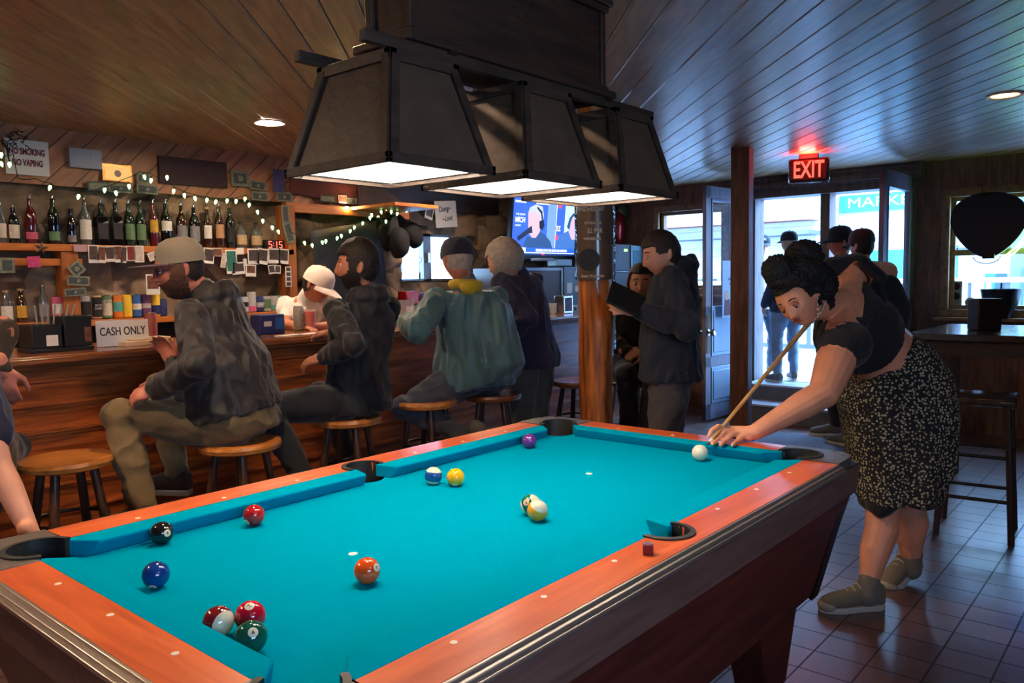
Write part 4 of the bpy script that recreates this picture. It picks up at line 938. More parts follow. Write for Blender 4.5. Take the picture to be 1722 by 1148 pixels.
def brimmesh(sz=1,L=.075,droop=.02):
    g=G(); n=12; P=[]
    for k in range(n+1):
        q=math.radians(20+140*k/n); x,y=.083*math.cos(q),.098*math.sin(q)
        for e in(0,.35,.7,1):
            s_=math.sin(math.radians(180*k/n)); 
            P.append((x*(1+.05*e)*sz,(y+L*e*s_**.6)*sz,(.006-droop*(e**1.4)-abs(x/.083)**2*.010)*sz))
    F=[(i*4+k,(i+1)*4+k,(i+1)*4+k+1,i*4+k+1) for i in range(n) for k in range(3)]
    m_=len(P); P2=[(x,y,z-.003) for x,y,z in P]; F2=[tuple(j+m_ for j in f[::-1]) for f in F]
    g.add(P+P2,F+F2+[(i*4+3,(i+1)*4+3,(i+1)*4+3+m_,i*4+3+m_) for i in range(n)]+[((i+1)*4,i*4,i*4+m_,(i+1)*4+m_) for i in range(n)]); return g
for px,py,a,b_,sz,words in [(646,400,.3,1.35,1.15,'black hat hung by the window, leftmost of the hanging hats'),(666,408,.1,1.6,1.25,'black hat hung by the window, in front of the others'),(690,396,-.4,1.3,1.15,'black hat hung by the window, rightmost against the light'),(668,384,.5,1.1,1.2,'dark hat hung highest under the green bulbs')]:
    c=atY(px,py,{646:3.62,666:3.42,690:3.58,668:3.80}[px]); o=O('hanging_hat',capmesh(sz).xf(Matrix.Diagonal((1.12,1.05,.78,1))),m_cap,label=words,cat='hat',group='black hats hanging by the back window',loc=c); o.rotation_euler=(b_,a,.4)
    O('brim',brimmesh(sz*1.0),m_cap,o); iv=o.rotation_euler.to_matrix().inverted(); O('hanging_loop',G().tube([(0,0,.0),iv@V((0,.0,2.03-c.z))],.004,6),m_cap,o)
S('trim_9',G().bx((2.62,3.34,2.03),(3.10,3.97,2.06)),m_shelf,bev=.004)
# dream catcher style charm in the window
p=atY(705,437,4.02); ch=EM('window_charm',p,'small round charm with a feather hanging in the back window','ornament')
O('hoop',G().tube([(.028*math.cos(t*PI/8),0,.028*math.sin(t*PI/8)) for t in range(16)],.003,6,closed=True),m_black,ch)
O('thread',G().tube([(0,0,.028),(0,0,.15)],.002,5),m_shelf,ch); O('thread',G().tube([(0,0,-.028),(0,0,-.10)],.0015,5),m_black,ch)
O('feather',G().prism([(0,-.10),(.012,-.13),(.008,-.18),(-.004,-.21),(-.012,-.15)],(-.002,.002),fn=lambda x,y,z:(x,z,y)),M('grey_feather',rgb(90,100,100),rough=.8),ch,smooth=False)
# ------------------------------------------------------------------ TV
tvx0,tvx1,tvY=4.36,5.42,3.60
tv=EM('television',(4.9,tvY,1.95),'wall television showing a blue sports talk programme above the bar','television'); tv.rotation_euler=(.10,0,.0)
O('bezel',G().bx((-.55,0,-.32),(.55,.05,.32)),m_black,tv,bev=.006); O('wall_arm',G().bx((-.05,.05,-.05),(.05,.47,.05)),m_black,tv,bev=.005)
sc=O('screen',G().bx((-.525,-.004,-.275),(.525,0,.295)),E('screen_blue',(.03,.10,.75),.9),tv,smooth=False)
def scr(name,poly,col,s,lay):
    O(name,G().prism(poly,(-.004-.0012*lay,-.004-.0012*lay+.001),fn=lambda x,y,z:(x,z,y)),E('tv_%s_%d%d%d'%(name,col[0]*99,col[1]*99,col[2]*99),col,s*.5),sc,smooth=False)
R4=lambda a,b,c,d:[(a,b),(c,b),(c,d),(a,d)]
W1=(.8,.88,1)
scr('picture_panel',R4(.02,-.20,.16,.295),(.20,.38,.85),1.3,1); scr('picture_panel',R4(.32,-.06,.525,.285),(.45,.70,1),1.6,1); scr('divider',R4(.165,-.20,.175,.295),W1,1.5,2)
scr('logo_plate',R4(-.18,.24,.04,.295),W1,1.3,1); scr('logo_plate',R4(-.51,.24,-.34,.262),W1,1.1,1)
scr('host_jacket',[(-.36,-.20),(-.30,-.09),(-.20,-.10),(-.12,-.02),(-.02,-.06),(.09,-.13),(.13,-.20)],(.03,.10,.32),1.1,2)
scr('host_face',[(-.30,.12),(-.28,.19),(-.20,.22),(-.10,.19),(-.08,.08),(-.10,-.04),(-.16,-.10),(-.22,-.10),(-.27,-.06),(-.29,.0)],(.85,.55,.66),1.2,3)
scr('host_hair',[(-.31,.13),(-.28,.20),(-.19,.235),(-.08,.22),(-.05,.14),(-.06,.05),(-.10,.05),(-.12,.14),(-.2,.16),(-.28,.15)],(.62,.68,.85),1.2,4)
scr('headphone',[(-.12,.07),(-.05,.09),(-.03,.03),(-.06,-.02),(-.11,.0)],(.01,.02,.09),.6,5)
scr('headphone_band',[(-.17,.20),(-.16,.215),(-.08,.17),(-.06,.08),(-.08,.08),(-.10,.15)],(.01,.02,.09),.6,5)
scr('microphone',[(-.46,-.10),(-.28,.0),(-.24,.02),(-.22,-.05),(-.28,-.06),(-.44,-.14)],(.02,.03,.10),.7,6)
scr('guest_jacket',[(.18,-.20),(.20,-.08),(.36,-.02),(.42,.0),(.525,-.05),(.525,-.20)],(.06,.2,.62),1.2,2)
scr('guest_face',[(.40,-.02),(.42,.10),(.46,.14),(.525,.15),(.525,-.10),(.46,-.10)],(.75,.52,.72),1.2,3)
scr('guest_headphone',[(.36,.03),(.40,.13),(.46,.18),(.525,.19),(.525,.16),(.45,.14),(.42,.08),(.41,.0)],(.02,.12,.32),.8,4)
scr('logo_plate',R4(.19,.22,.25,.29),(.8,.1,.3),1.1,3); scr('logo_plate',R4(.17,-.02,.25,.035),W1,1.2,3); scr('logo_plate',R4(.17,-.11,.22,-.06),(.8,.1,.3),1.1,3)
scr('banner',R4(-.30,-.245,.525,-.205),(.02,.12,.75),1.5,3); scr('banner',R4(-.525,-.245,-.31,-.20),W1,1.2,3)
scr('banner_rule',R4(-.525,-.256,.525,-.247),W1,1.6,3); scr('ticker',R4(-.525,-.275,.525,-.257),(.01,.05,.25),1.2,3); scr('ticker_badge',R4(-.05,-.274,0,-.258),(.9,.05,.3),1.3,4)
m_tvt=E('tv_lettering',W1,.95)
text('BREAKING DOWN THE GIANTS 2024 SCHEDULE',.034,m_tvt,'screen_lettering',sc,frame((.12,-.0085,-.226),(1,0,0),(0,0,1)),sx=.72,depth=.0003,bold=.001)
text('MICH',.07,m_tvt,'screen_lettering',sc,frame((-.42,-.0065,.07),(1,0,0),(0,0,1)),sx=.9,depth=.0003,bold=.002); text('THE SHOW',.028,m_tvt,'screen_lettering',sc,frame((-.42,-.0065,.125),(1,0,0),(0,0,1)),depth=.0003); text('SHOW',.028,m_tvt,'screen_lettering',sc,frame((-.45,-.0065,.015),(1,0,0),(0,0,1)),depth=.0003)
text('CAY',.05,E('tv_dark_ink',(.01,.02,.1),.6),'screen_lettering',sc,frame((.21,-.009,.008),(1,0,0),(0,0,1)),depth=.0003,bold=.001)
# things behind the bar right of the window: cooler, upright glass door, router, posters
m_cool=M('dark_cooler_front',rgb(70,62,62),rough=.3); m_coolf=M('steel_cooler_frame',rgb(130,136,144),rough=.3,metal=.7)
def bxp(name,px0,py0,px1,py1,Y,dep,m,label,cat,**k):
    a=atY(px0,py1,Y); b=atY(px1,py0,Y); c=V(((a.x+b.x)/2,Y,a.z)); w=abs(b.x-a.x); h=b.z-a.z
    return O(name,G().bx((-w/2,0,0),(w/2,dep,h)),m,label=label,cat=cat,loc=c,bev=.006,**k),w,h
co,w,h=bxp('bar_cooler',862,450,945,620,3.45,.5,m_cool,'dark glass door cooler below the television','cooler')
O('door_frame',G().bx((-w/2,-.01,h-.03),(w/2,0,h)).bx((w/2-.03,-.012,0),(w/2,0,h)),m_coolf,co,bev=.002); O('taped_note',G().bx((-.1,-.014,h*.42),(.02,-.011,h*.8)),m_print2,co,smooth=False)
bc,w,h=bxp('back_cabinet',950,448,980,620,3.45,.5,M('pale_blue_cabinet',rgb(110,128,140),rough=.4),'pale cabinet with stickers between the cooler and the log pillar','cabinet')
O('sticker',G().bx((-.12,-.004,h*.74),(-.03,0,h*.84)),m_paper,bc,smooth=False); O('sticker',G().lathe([(0,0),(.035,0),(.035,.003),(0,.003)],(.05,-.001,h*.78),16,R=Matrix.Rotation(PI/2,3,'X')),m_paper,bc,smooth=False)
O('price_sheet',G().bx((-.16,-.006,h*.28),(.06,0,h*.62)),m_paper,bc,smooth=False)
for r_ in range(4):
    for c_ in range(3): O('sheet_picture',G().bx((-.145+.07*c_,-.008,h*(.31+.08*r_)),(-.10+.07*c_,-.006,h*(.36+.08*r_))),m_print,bc,smooth=False)
bxp('wifi_router',936,436,962,447,3.42,.12,M('pale_blue_plastic',rgb(150,190,205),rough=.3),'flat pale blue box on the cooler under the television','router')
bxp('flat_box',908,434,932,438,3.44,.12,m_lb,'thin white box left of the pale blue router','box')
mw,w,h=bxp('microwave_oven',1030,412,1080,456,3.25,.35,m_black,'black microwave with pale door frame on the upper shelf right of the log','microwave')
O('door_frame',G().bx((w*.08,-.012,.02),(w*.48,0,h-.01)),M('pale_blue_glossy_frame',rgb(120,150,165),rough=.2),mw,bev=.01); O('door_window',G().bx((w*.14,-.016,.06),(w*.42,-.010,h-.06)),M('microwave_window',rgb(86,112,126),rough=.15),mw,bev=.01)
O('clock_digit',G().bx((-w*.12,-.004,h*.74),(-w*.02,0,h*.82)),E('green_led',(.2,1,.1),3),mw,smooth=False)
mw2,w,h=bxp('toaster_oven',1030,458,1082,500,3.25,.35,m_black,'black oven under the microwave right of the log','oven')
O('oven_door',G().bx((w*.12,-.012,.02),(w*.48,0,h-.02)),M('oven_glass',rgb(96,112,122),rough=.2),mw2,bev=.006)
o_,w,h=bxp('storage_shelf',1029,500,1088,620,3.25,.4,m_dark,'dark wooden stand carrying the ovens','shelf'); O('stand_top',G().bx((-w/2,-.01,h-.02),(w/2,.4,h)),m_bartop,o_,bev=.003)
O('stand_board',G().bx((-w/2,-.01,h-.16),(w/2,0,h-.06)),m_shelf,o_,smooth=False)
bxp('oven_shelf',1029,456,1082,458,3.24,.4,m_alug,'thin metal shelf between the two ovens','shelf')
m_bag=M('red_crisp_bag_foil',rgb(150,30,34),rough=.25,metal=.3,bump=.6,bscale=12,var=.3,vscale=9); m_bag2=M('silver_green_bag_foil',rgb(110,120,96),rough=.25,metal=.5,bump=.6,bscale=12)
for px,py,w_,h_,m,words in [(1043,385,26,56,m_bag,'red crisp bag hanging beside the log, left one'),(1066,390,30,50,m_bag,'red crisp bag hanging with silver edge, right one'),(1050,355,30,26,m_bag2,'grey green crisp bag hanging at the top of the rack'),(1078,378,14,50,M('clear_blue_foil',rgb(150,170,190),rough=.15,metal=.6,bump=.8,bscale=10),'shiny silver blue foil strip at the right of the bags')]:
    c=atY(px,py,3.45+random.random()*.05); d=(c-CAM).dot(CF); o=O('crisp_bag',G().ball((0,0,0),(w_*d/F_PX*.6,.045,h_*d/F_PX*.5),n=16,m=12).bx((-w_*d/F_PX*.5,-.003,h_*d/F_PX*.45),(w_*d/F_PX*.5,.003,h_*d/F_PX*.53)),m,label=words,cat='bag',group='crisp bags hanging by the log',loc=c)
# ------------------------------------------------------------------ things on the bar top
def onbar(px,py,z=BT):
    p=atz(px,py,z)
    if p.y>2.88: p=atY(px,py,2.86); p.z=z
    if p.y<2.47: p=atY(px,py,2.50); p.z=z
    return p
g=G(); c=onbar(255,574); can(c.x,c.y,BT,.157,.033,M('rosy_can_print',rgb(150,72,62),rough=.35,var=.25,vscale=50),'tall rosy beer can on the bar in front of the hat man')
c=onbar(503,556); can(c.x,c.y,BT,.157,.033,M('grey_can_print',rgb(150,142,132),rough=.35,var=.25,vscale=80),'tall grey printed can on the bar left of the orange drink')
cs=O('table_sign',G().box((0,0,.068),(.25,.003,.13)),m_paper,label='white cash only sign standing on the bar',cat='sign',smooth=False,loc=(onbar(171,572).x,2.60,BT)); cs.rotation_euler=(-.08,0,-.12)
text('CASH ONLY',.058,m_ink,'lettering',cs,frame((0,-.002,.075),(1,0,0),(0,0,1)),sx=.68,bold=.0008)
def glass(c,h,r,label,fill=None,straw=None,name='drinking_glass',cat='glass',level=.7):
    o=O(name,G().lathe([(r*.72,0),(r*.80,.002),(r,h),(r*.95,h),(r*.74,.008),(0,.008),(0,0)],n=24),m_clear,label=label,cat=cat,loc=c)
    if fill: O('drink',G().lathe([(0,.009),(r*.73,.009),(r*.73+(r*.95-r*.74)*level-.001,h*level),(0,h*level)],n=24),fill,o)
    if straw: O('straw',G().tube([(-.01,0,.012),(.02,-.005,h*1.45)],.0025,8),straw,o)
    return o
p=onbar(180,572); glass((p.x,p.y-.05,BT),.085,.036,'small clear glass in front of the cash only sign')
nk=O('napkin_stack',G().box((0,0,.012),(.26,.14,.024)).box((.02,.01,.030),(.22,.12,.012)),M('cream_napkins',rgb(214,190,156),rough=.9,bump=.4,bscale=20),label='stack of cream napkins on the bar beside the sign',cat='napkins',loc=(onbar(205,574).x,2.62,BT),bev=.003); nk.rotation_euler=(0,0,.1)
cad=EM('bar_caddy',(onbar(66,578).x,2.62,BT),'black bar caddy with napkin slots and straws on the bar at left','caddy')
O('tray',G().bx((-.15,-.09,0),(.13,.09,.02)),m_black,cad,bev=.003)
O('bin',G().bx((.0,-.085,.02),(.125,.085,.165)),m_black,cad,bev=.004); O('bin',G().bx((-.14,-.085,.02),(-.01,.085,.13)),m_black,cad,bev=.004)
O('label_card',G().bx((.09,-.088,.04),(.12,-.086,.11)),m_print2,cad,smooth=False); O('label_card',G().bx((-.08,-.088,.03),(-.03,-.086,.08)),m_paper,cad,smooth=False)
for k in range(7): O('straw',G().tube([(-.08+.02*k,0,.08),(-.10+.03*k,-.02,.22)],.004,6),M('cloudy_straw',rgb(150,150,144),rough=.4),cad)
gl=O('garnish_ball',G().ball((0,0,.045),.045).lathe([(.02,.085),(.008,.10),(0,.105)],n=12),M('dark_chrome',rgb(90,86,84),rough=.15,metal=1),label='dark metal domed shaker on the bar behind the caddy',cat='shaker',loc=(onbar(45,560).x,2.80,BT))
bb=O('napkin_dispenser',G().box((0,0,.06),(.17,.11,.12)),lab['navy'],label='dark blue napkin box on the bar behind the hat man',cat='napkin box',bev=.008,loc=(onbar(432,553).x,2.74,BT)); O('label',G().bx((-.06,-.058,.05),(-.01,-.055,.08)),lab['white'],bb,smooth=False); O('label',G().bx((.015,-.058,.03),(.075,-.055,.10)),lab['blue'],bb,smooth=False)
p=onbar(541,556); glass((p.x,p.y+.12,BT),.135,.042,'bright orange red iced drink held by the bartender',fill=M('orange_red_drink',rgb(250,84,48),rough=.2,emis=None),level=.9)
for px,words in((470,'white paper slip lying on the bar left of the grey can'),(520,'white paper slip lying on the bar right of the grey can')):
    p=onbar(px,563); o=O('bar_slip',G().box((0,0,.002),(.16,.07,.003)),m_paper,label=words,cat='paper',loc=(p.x,2.50,BT),smooth=False); o.rotation_euler=(0,0,.2)
p=onbar(695,545); glass((p.x,2.72,BT),.13,.038,'clear drink with white straw beside the green jacket sleeve',fill=M('pale_clear_drink',rgb(180,184,182),rough=.2),straw=m_white)
o=O('menu_stand',G().box((0,0,.085),(.15,.004,.17)),m_paper,label='white menu card standing on the bar behind the clear drink',cat='menu',loc=(onbar(687,540).x,2.88,BT),smooth=False)
o=O('red_condiment_tub',G().box((0,0,.06),(.15,.12,.12)),M('translucent_red_plastic',rgb(150,24,24),rough=.25),label='red plastic tub under the back window',cat='tub',loc=(3.2,3.85,1.22),bev=.008); 
o=O('purple_box',G().box((0,0,.035),(.2,.1,.07)),M('violet_packaging',rgb(110,90,160),rough=.5,var=.3,vscale=20),label='violet box right of the red tub under the window',cat='box',loc=(3.48,3.85,1.25),bev=.004)
o=O('clear_tub',G().box((0,0,.04),(.22,.1,.08)),M('grey_blue_tub',rgb(120,124,136),rough=.3),label='grey blue tub beside the violet box under the window',cat='tub',loc=(3.76,3.85,1.25),bev=.01)
S('trim_8',G().bx((2.9,3.78,1.18),(4.3,4.0,1.22)),m_dark,bev=.004)
g=[(926,527),(938,528)]
for i,(px,py) in enumerate(g):
    p=onbar(px,py); glass((p.x,p.y+.05,BT),.095,.036,['empty clear glass on the bar by the navy sleeve, left of the pair','empty clear glass on the bar by the navy sleeve, right of the pair'][i],)
p=onbar(960,527); o=O('napkin_dispenser',G().box((0,0,.08),(.14,.11,.16)),m_chrome,label='chrome napkin dispenser on the bar against the log pillar',cat='napkin box',bev=.008,loc=(p.x,p.y+.08,BT)); O('face_plate',G().bx((-.05,-.058,.02),(.05,-.055,.14)),m_print2,o,smooth=False)
# ------------------------------------------------------------------ bar stools
def stool_parts(name,seatm,label,loc,H_=.75,r=.175,rz=0,group='round wooden bar stools along the bar'):
    e=EM(name,loc,label,'stool',group,rz)
    O('seat',G().lathe([(0,H_-.010),(r*.55,H_-.008),(r*.86,H_),(r*.97,H_-.004),(r,H_-.018),(r*.97,H_-.034),(r*.80,H_-.045),(0,H_-.045)],n=40),seatm,e)
    for k in range(4):
        q=PI/4+k*PI/2; a=V((.10*math.cos(q),.10*math.sin(q),H_-.045)); b=V((.215*math.cos(q),.215*math.sin(q),0))
        O('leg',G().tube([a,a.lerp(b,.5),b],[.017,.019,.015],12),m_darkleg,e)
    for zz,rr in((.24,.178),(.50,.137)):
        O('foot_ring',G().tube([(rr*math.cos(t*PI/16),rr*math.sin(t*PI/16),zz) for t in range(32)],.008,8,closed=True),m_blackm,e)
    return e
m_darkleg=wood('dark_stool_leg',rgb(52,34,26),rgb(84,54,38),rough=.4,scale=(8,8,1),s=4)
stool_parts('bar_stool',m_stool,'empty round oak stool at the left, in front of the bar',(-.44,1.87,0))
stool_parts('bar_stool',m_stool,'round oak stool under the man in the wide brimmed cap',(.16,1.60,0),rz=.3)
stool_parts('bar_stool',m_stool,'round oak stool under the man in the black jacket',(.83,1.72,0),rz=.5)
stool_parts('bar_stool',m_stool,'empty bright oak stool left of the green jacket man',(1.441,1.778,0),rz=.2)
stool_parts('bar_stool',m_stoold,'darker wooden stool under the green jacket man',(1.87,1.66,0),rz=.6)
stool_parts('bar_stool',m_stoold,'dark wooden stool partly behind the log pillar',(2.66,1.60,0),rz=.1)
p=atz(1040,630,.75)
# metal stool right of the log
e=EM('metal_stool',(*atd(1066,640,5.3).xy,0),'metal legged stool right of the log pillar under the seated woman','stool')
O('seat',G().lathe([(0,.755),(.16,.755),(.178,.74),(.16,.715),(0,.715)],n=32),m_darkleg,e)
m_bst=M('pale_blue_steel',rgb(120,140,165),rough=.3,metal=.7)
for k in range(4):
    q=PI/4+k*PI/2; O('leg',G().tube([(.12*math.cos(q),.12*math.sin(q),.72),(.24*math.cos(q),.24*math.sin(q),0)],.012,8),m_bst,e)
for zz,w in((.25,.20),):
    for k in range(4):
        q=PI/4+k*PI/2; r_=.2; O('rung',G().tube([(r_*math.cos(q),r_*math.sin(q),zz),(r_*math.cos(q+PI/2),r_*math.sin(q+PI/2),zz)],.009,8),m_bst,e)
# ------------------------------------------------------------------ log pillar with poster sleeve
lx,ly=2.15,1.10
lg=EM('log_pillar',(lx,ly,0),'peeled log pillar with a poster sleeve behind the far left pocket','pillar')
P=[];n=28
g=G(); g.tube([(0.006*math.sin(z*3),.005*math.cos(z*2),z*H/10) for z in range(11)],[.098+.006*math.sin(z*1.7) for z in range(11)],n); 
lo=O('log',g,m_log,lg)
d=(CAM-V((lx,ly,1.42))); d.z=0; d.normalize(); s_=V((0,0,1)).cross(d)    # toward camera, sideways (screen right)
z0,z1=atd(1000,470,4.6).z,1.92
m_post=M('brown_poster_print',rgb(104,82,68),rough=.3,coat=.4,var=.25,vscale=6)
ps=EM('poster_sleeve',(lx,ly,0),'clear sleeve with a brown Wednesday beer poster wrapped on the log pillar','poster')
g=G(); A=[]
for k in range(17):
    a=math.radians(-62+124*k/16); v=d*math.cos(a)*.112+s_*math.sin(a)*.112; A+=[(v.x,v.y,z0),(v.x,v.y,z1)]
g.add(A,[(2*k,2*k+2,2*k+3,2*k+1) for k in range(16)]); O('poster',g,m_post,ps)
for side in(-1,1):
    a=math.radians(66*side); v=d*math.cos(a)*.112+s_*math.sin(a)*.112; w_=s_*side*.012
    O('sleeve_edge',G().add([(v.x,v.y,z0-.4 if side>0 else z0),(v.x+w_.x,v.y+w_.y,z0-.4 if side>0 else z0),(v.x+w_.x,v.y+w_.y,z1),(v.x,v.y,z1),(v.x-d.x*.01,v.y-d.y*.01,z0-.4 if side>0 else z0),(v.x+w_.x-d.x*.01,v.y+w_.y-d.y*.01,z0-.4 if side>0 else z0),(v.x+w_.x-d.x*.01,v.y+w_.y-d.y*.01,z1),(v.x-d.x*.01,v.y-d.y*.01,z1)],[(0,1,2,3),(7,6,5,4),(0,4,5,1),(1,5,6,2),(2,6,7,3),(3,7,4,0)]),M('crinkled_plastic_edge',rgb(130,150,170),rough=.08,metal=.8,bump=1,bscale=30),ps,smooth=False)
m_pl=M('poster_lettering',rgb(206,186,164),rough=.4)
def onlog(s,h,px,py,sx=1,**k):
    zc=atd(px,py,4.5).z; off=(px-1000)*4.5/F_PX; v=d*.116+s_*off*.8
    text(s,h,m_pl,'poster_lettering',ps,frame((v.x,v.y,zc),s_,(0,0,1)),sx=sx,depth=.0004,bold=.0008,**k)
onlog('WEDNESDAY',.034,992,353,.72); onlog('$2 PBR',.036,1000,389,.8); onlog('WEDNESDAYS',.02,994,402,.75); onlog('Every Wednesday',.022,995,464,.8); onlog('BOTTLES & CANS',.02,996,376,.6)
v=d*.114-s_*.035; g=G(); g.ball((v.x,v.y,1.50),(.045,.045,.06),n=20); 
O('poster_emblem',G().lathe([(0,0),(.062,0),(.062,.002),(0,.002)],(v.x,v.y,atd(990,437,4.5).z),28,R=frame((0,0,0),s_,(0,0,1)).to_3x3()),m_ink,ps,smooth=False)
# square post by the doors
pp=atX(1247,480,4.35)
po=O('square_post',G().box((0,0,H/2),(.142,.142,H)).box((0,0,.06),(.17,.17,.12)),m_darkv,label='square dark brown post standing in front of the open doors',cat='post',bev=.004,loc=(4.35,pp.y,0)); po.rotation_euler=(0,0,.18)
# EXIT sign
ex=atz(1358,288,H); ex=V((5.05,atX(1360,300,5.05).y,H))
xs=EM('exit_sign',(ex.x,ex.y,H),'red lit exit sign hanging from the ceiling before the doors','sign'); dd=(CAM-ex); xs.rotation_euler=(0,0,math.atan2(dd.y,dd.x)+PI/2-.1)
m_exh=M('exit_housing',rgb(58,30,34),rough=.4)
O('canopy_mount',G().bx((-.075,-.04,-.035),(.075,.04,0)),m_exh,xs,bev=.004)
O('housing',G().bx((-.155,-.03,-.225),(.155,.03,-.035)),m_exh,xs,bev=.02); O('housing_edge',G().bx((-.162,-.012,-.232),(.162,.012,-.028)),m_chrome,xs,bev=.02)
text('EXIT',.19,E('exit_red',(1,.07,.045),1.6),'lettering',xs,frame((0,-.0315,-.13),(1,0,0),(0,0,1)),sx=.62,depth=.001,bold=.004)
L_=bpy.data.lights.new('exit_glow','AREA'); L_.size=.12; L_.energy=4; L_.color=(1,.05,.04); lo_=bpy.data.objects.new('exit_glow',L_); COL.objects.link(lo_); lo_.parent=xs; lo_.location=(0,-.13,-.05); lo_.rotation_euler=(PI,0,0)
# ------------------------------------------------------------------ right side: high table, stool, window ornaments
m_tt=wood('dark_high_table_top',rgb(52,42,38),rgb(74,60,52),rough=.25,scale=(1,8,8),s=3,coat=.5)
ht=EM('high_table',(4.15,-.62,0),'tall dark square table under the right hand window','table')
O('tabletop',G().bx((-.55,-.60,1.02),(.55,.42,1.06)),m_tt,ht,bev=.005)
for sx in(-.48,.48):
    for sy in(-.53,.35): O('leg',G().bx((sx-.03,sy-.03,0),(sx+.03,sy+.03,1.02)),m_dark,ht,bev=.003)
O('table_apron',G().bx((-.50,-.56,.93),(.50,.38,1.02)),m_dark,ht,smooth=False)
nd_=O('napkin_dispenser',G().box((0,0,.10),(.12,.15,.20)),M('dark_brown_dispenser',rgb(50,38,38),rough=.35,metal=.4),label='dark brown napkin dispenser on the high table by the window',cat='napkin box',bev=.008,loc=(4.05,atX(1655,545,4.05).y,1.06)); nd_.rotation_euler=(0,0,.7)
O('face_plate',G().box((0,-.077,.10),(.09,.004,.16)),M('dark_plate',rgb(70,54,52),rough=.3,metal=.5),nd_,bev=.003)
def seatstool(loc,label,rz=0):
    e=EM('high_stool',loc,label,'stool',None,rz)
    O('seat',G().bx((-.18,-.18,.72),(.18,.18,.76)),m_tt,e,bev=.014)
    for sx in(-.14,.14):
        for sy in(-.14,.14): O('leg',G().tube([(sx,sy,.72),(sx*1.25,sy*1.25,0)],.016,8),m_dark,e)
    for zz in(.22,.45):
        for a,b in(((-1,-1),(1,-1)),((1,-1),(1,1)),((1,1),(-1,1)),((-1,1),(-1,-1))):
            k=.14*(1+.25*(1-zz/.72)); O('rung',G().tube([(a[0]*k,a[1]*k,zz),(b[0]*k,b[1]*k,zz)],.010,8),m_blackm,e)
seatstool((3.25,-.66,0),'dark square seat stool in the shade at the near side of the high table',.1)
seatstool((4.0,-1.35,0),'dark square seat stool at the far right of the high table',.3)
# sign hanging in the window (guitar pick shape, seen from behind)
sgx=6.12; c=atX(1662,375,sgx); gs=EM('neon_sign',(sgx,c.y,c.z),'large dark pick shaped neon sign back hanging in the window','sign')
prof=[]
for k in range(48):
    t=2*PI*k/48; x=math.sin(t); y=math.cos(t)
    if y>=0: px_,py_=.285*x,(.24*y**.75 if y>0 else 0)+.02
    else: q=-y; px_,py_=.285*x*(1-.30*q**1.3),-.31*q+.02
    prof.append((px_,py_))
O('sign_board',G().prism(prof,(-.02,.02),fn=lambda x,y,z:(z,x,y)),M('black_sign_board',rgb(26,30,40),rough=.5),gs,bev=.005,smooth=False)
nt_=[(.05,-prof[i][0]*.0+prof[i][0]*1.04,prof[i][1]*1.05) for i in range(25,46)]
O('green_tube',G().tube([(.045,prof[i][0]*1.09,prof[i][1]*1.10-.012) for i in range(27,36)],.006,8),E('neon_green',(.25,1,.05),24),gs)
O('white_tube',G().tube([(.05,prof[i][0]*1.16,prof[i][1]*1.17-.02) for i in range(26,36)],.006,8),E('neon_white',(.7,.8,1),5),gs)
O('top_bracket',G().bx((-.03,-.07,.23),(.02,.07,.255)),m_blackm,gs,bev=.003); O('transformer',G().bx((-.06,-.06,-.30),(-.01,.03,-.26)),m_blackm,gs,bev=.004)
O('power_cord',G().tube([(-.03,.10*math.cos(t*PI/10)-.0,-.28-.06*math.sin(t*PI/10)) for t in range(11)],.004,6),m_black,gs)
for y in(-.05,.05): O('hanging_chain',G().tube([(0,y,.24),(0,y,.36)],.003,6),m_blackm,gs)
pt=EM('plant_pot',(6.22,atX(1682,520,6.22).y,1.03),'dark flared pot standing on the window sill','pot')
O('pot_body',G().lathe([(0,0),(.075,0),(.13,.12),(.155,.25),(.146,.25),(.12,.12),(.06,.02),(0,.02)],n=28),M('dark_glazed_pot',rgb(34,40,52),rough=.3),pt)
O('soil',G().lathe([(0,.21),(.138,.21),(.136,.20),(0,.20)],n=24),M('soil',rgb(40,30,24),rough=1),pt); O('plant_stake',G().tube([(.02,0,.16),(.025,0,.30)],.008,8),M('green_stake',rgb(30,60,30),rough=.6),pt)
st_=O('window_sticker',G().bx((0,-.045,0),(.004,.045,.22)),M('grey_printed_sticker',rgb(150,160,160),rough=.5),label='tall grey sticker with dark ovals in the lower window corner',cat='sticker',loc=(6.345,atX(1608,490,6.34).y,1.13),smooth=False)
for k in range(4): O('oval_mark',G().lathe([(0,0),(.032,0),(.032,.001),(0,.001)],(-.001,0,.04+.045*k),18,R=Matrix.Rotation(PI/2,3,'Y')@Matrix.Diagonal((.45,1,1)).to_3x3() if False else Matrix.Rotation(PI/2,3,'Y')),m_ink if k%2 else m_alug,st_,smooth=False)
st_=O('window_sticker',G().lathe([(0,0),(.045,0),(.045,.003),(0,.003)],(0,0,0),24,R=Matrix.Rotation(PI/2,3,'Y')),m_paper,label='small round white sticker beside the tall one in the window',cat='sticker',loc=(6.34,atX(1632,505,6.34).y,1.16),smooth=False)
O('mark',G().lathe([(0,0),(.03,0),(.03,.002),(0,.002)],(-.002,.0,.0),18,R=Matrix.Rotation(PI/2,3,'Y')),m_alug,st_,smooth=False)
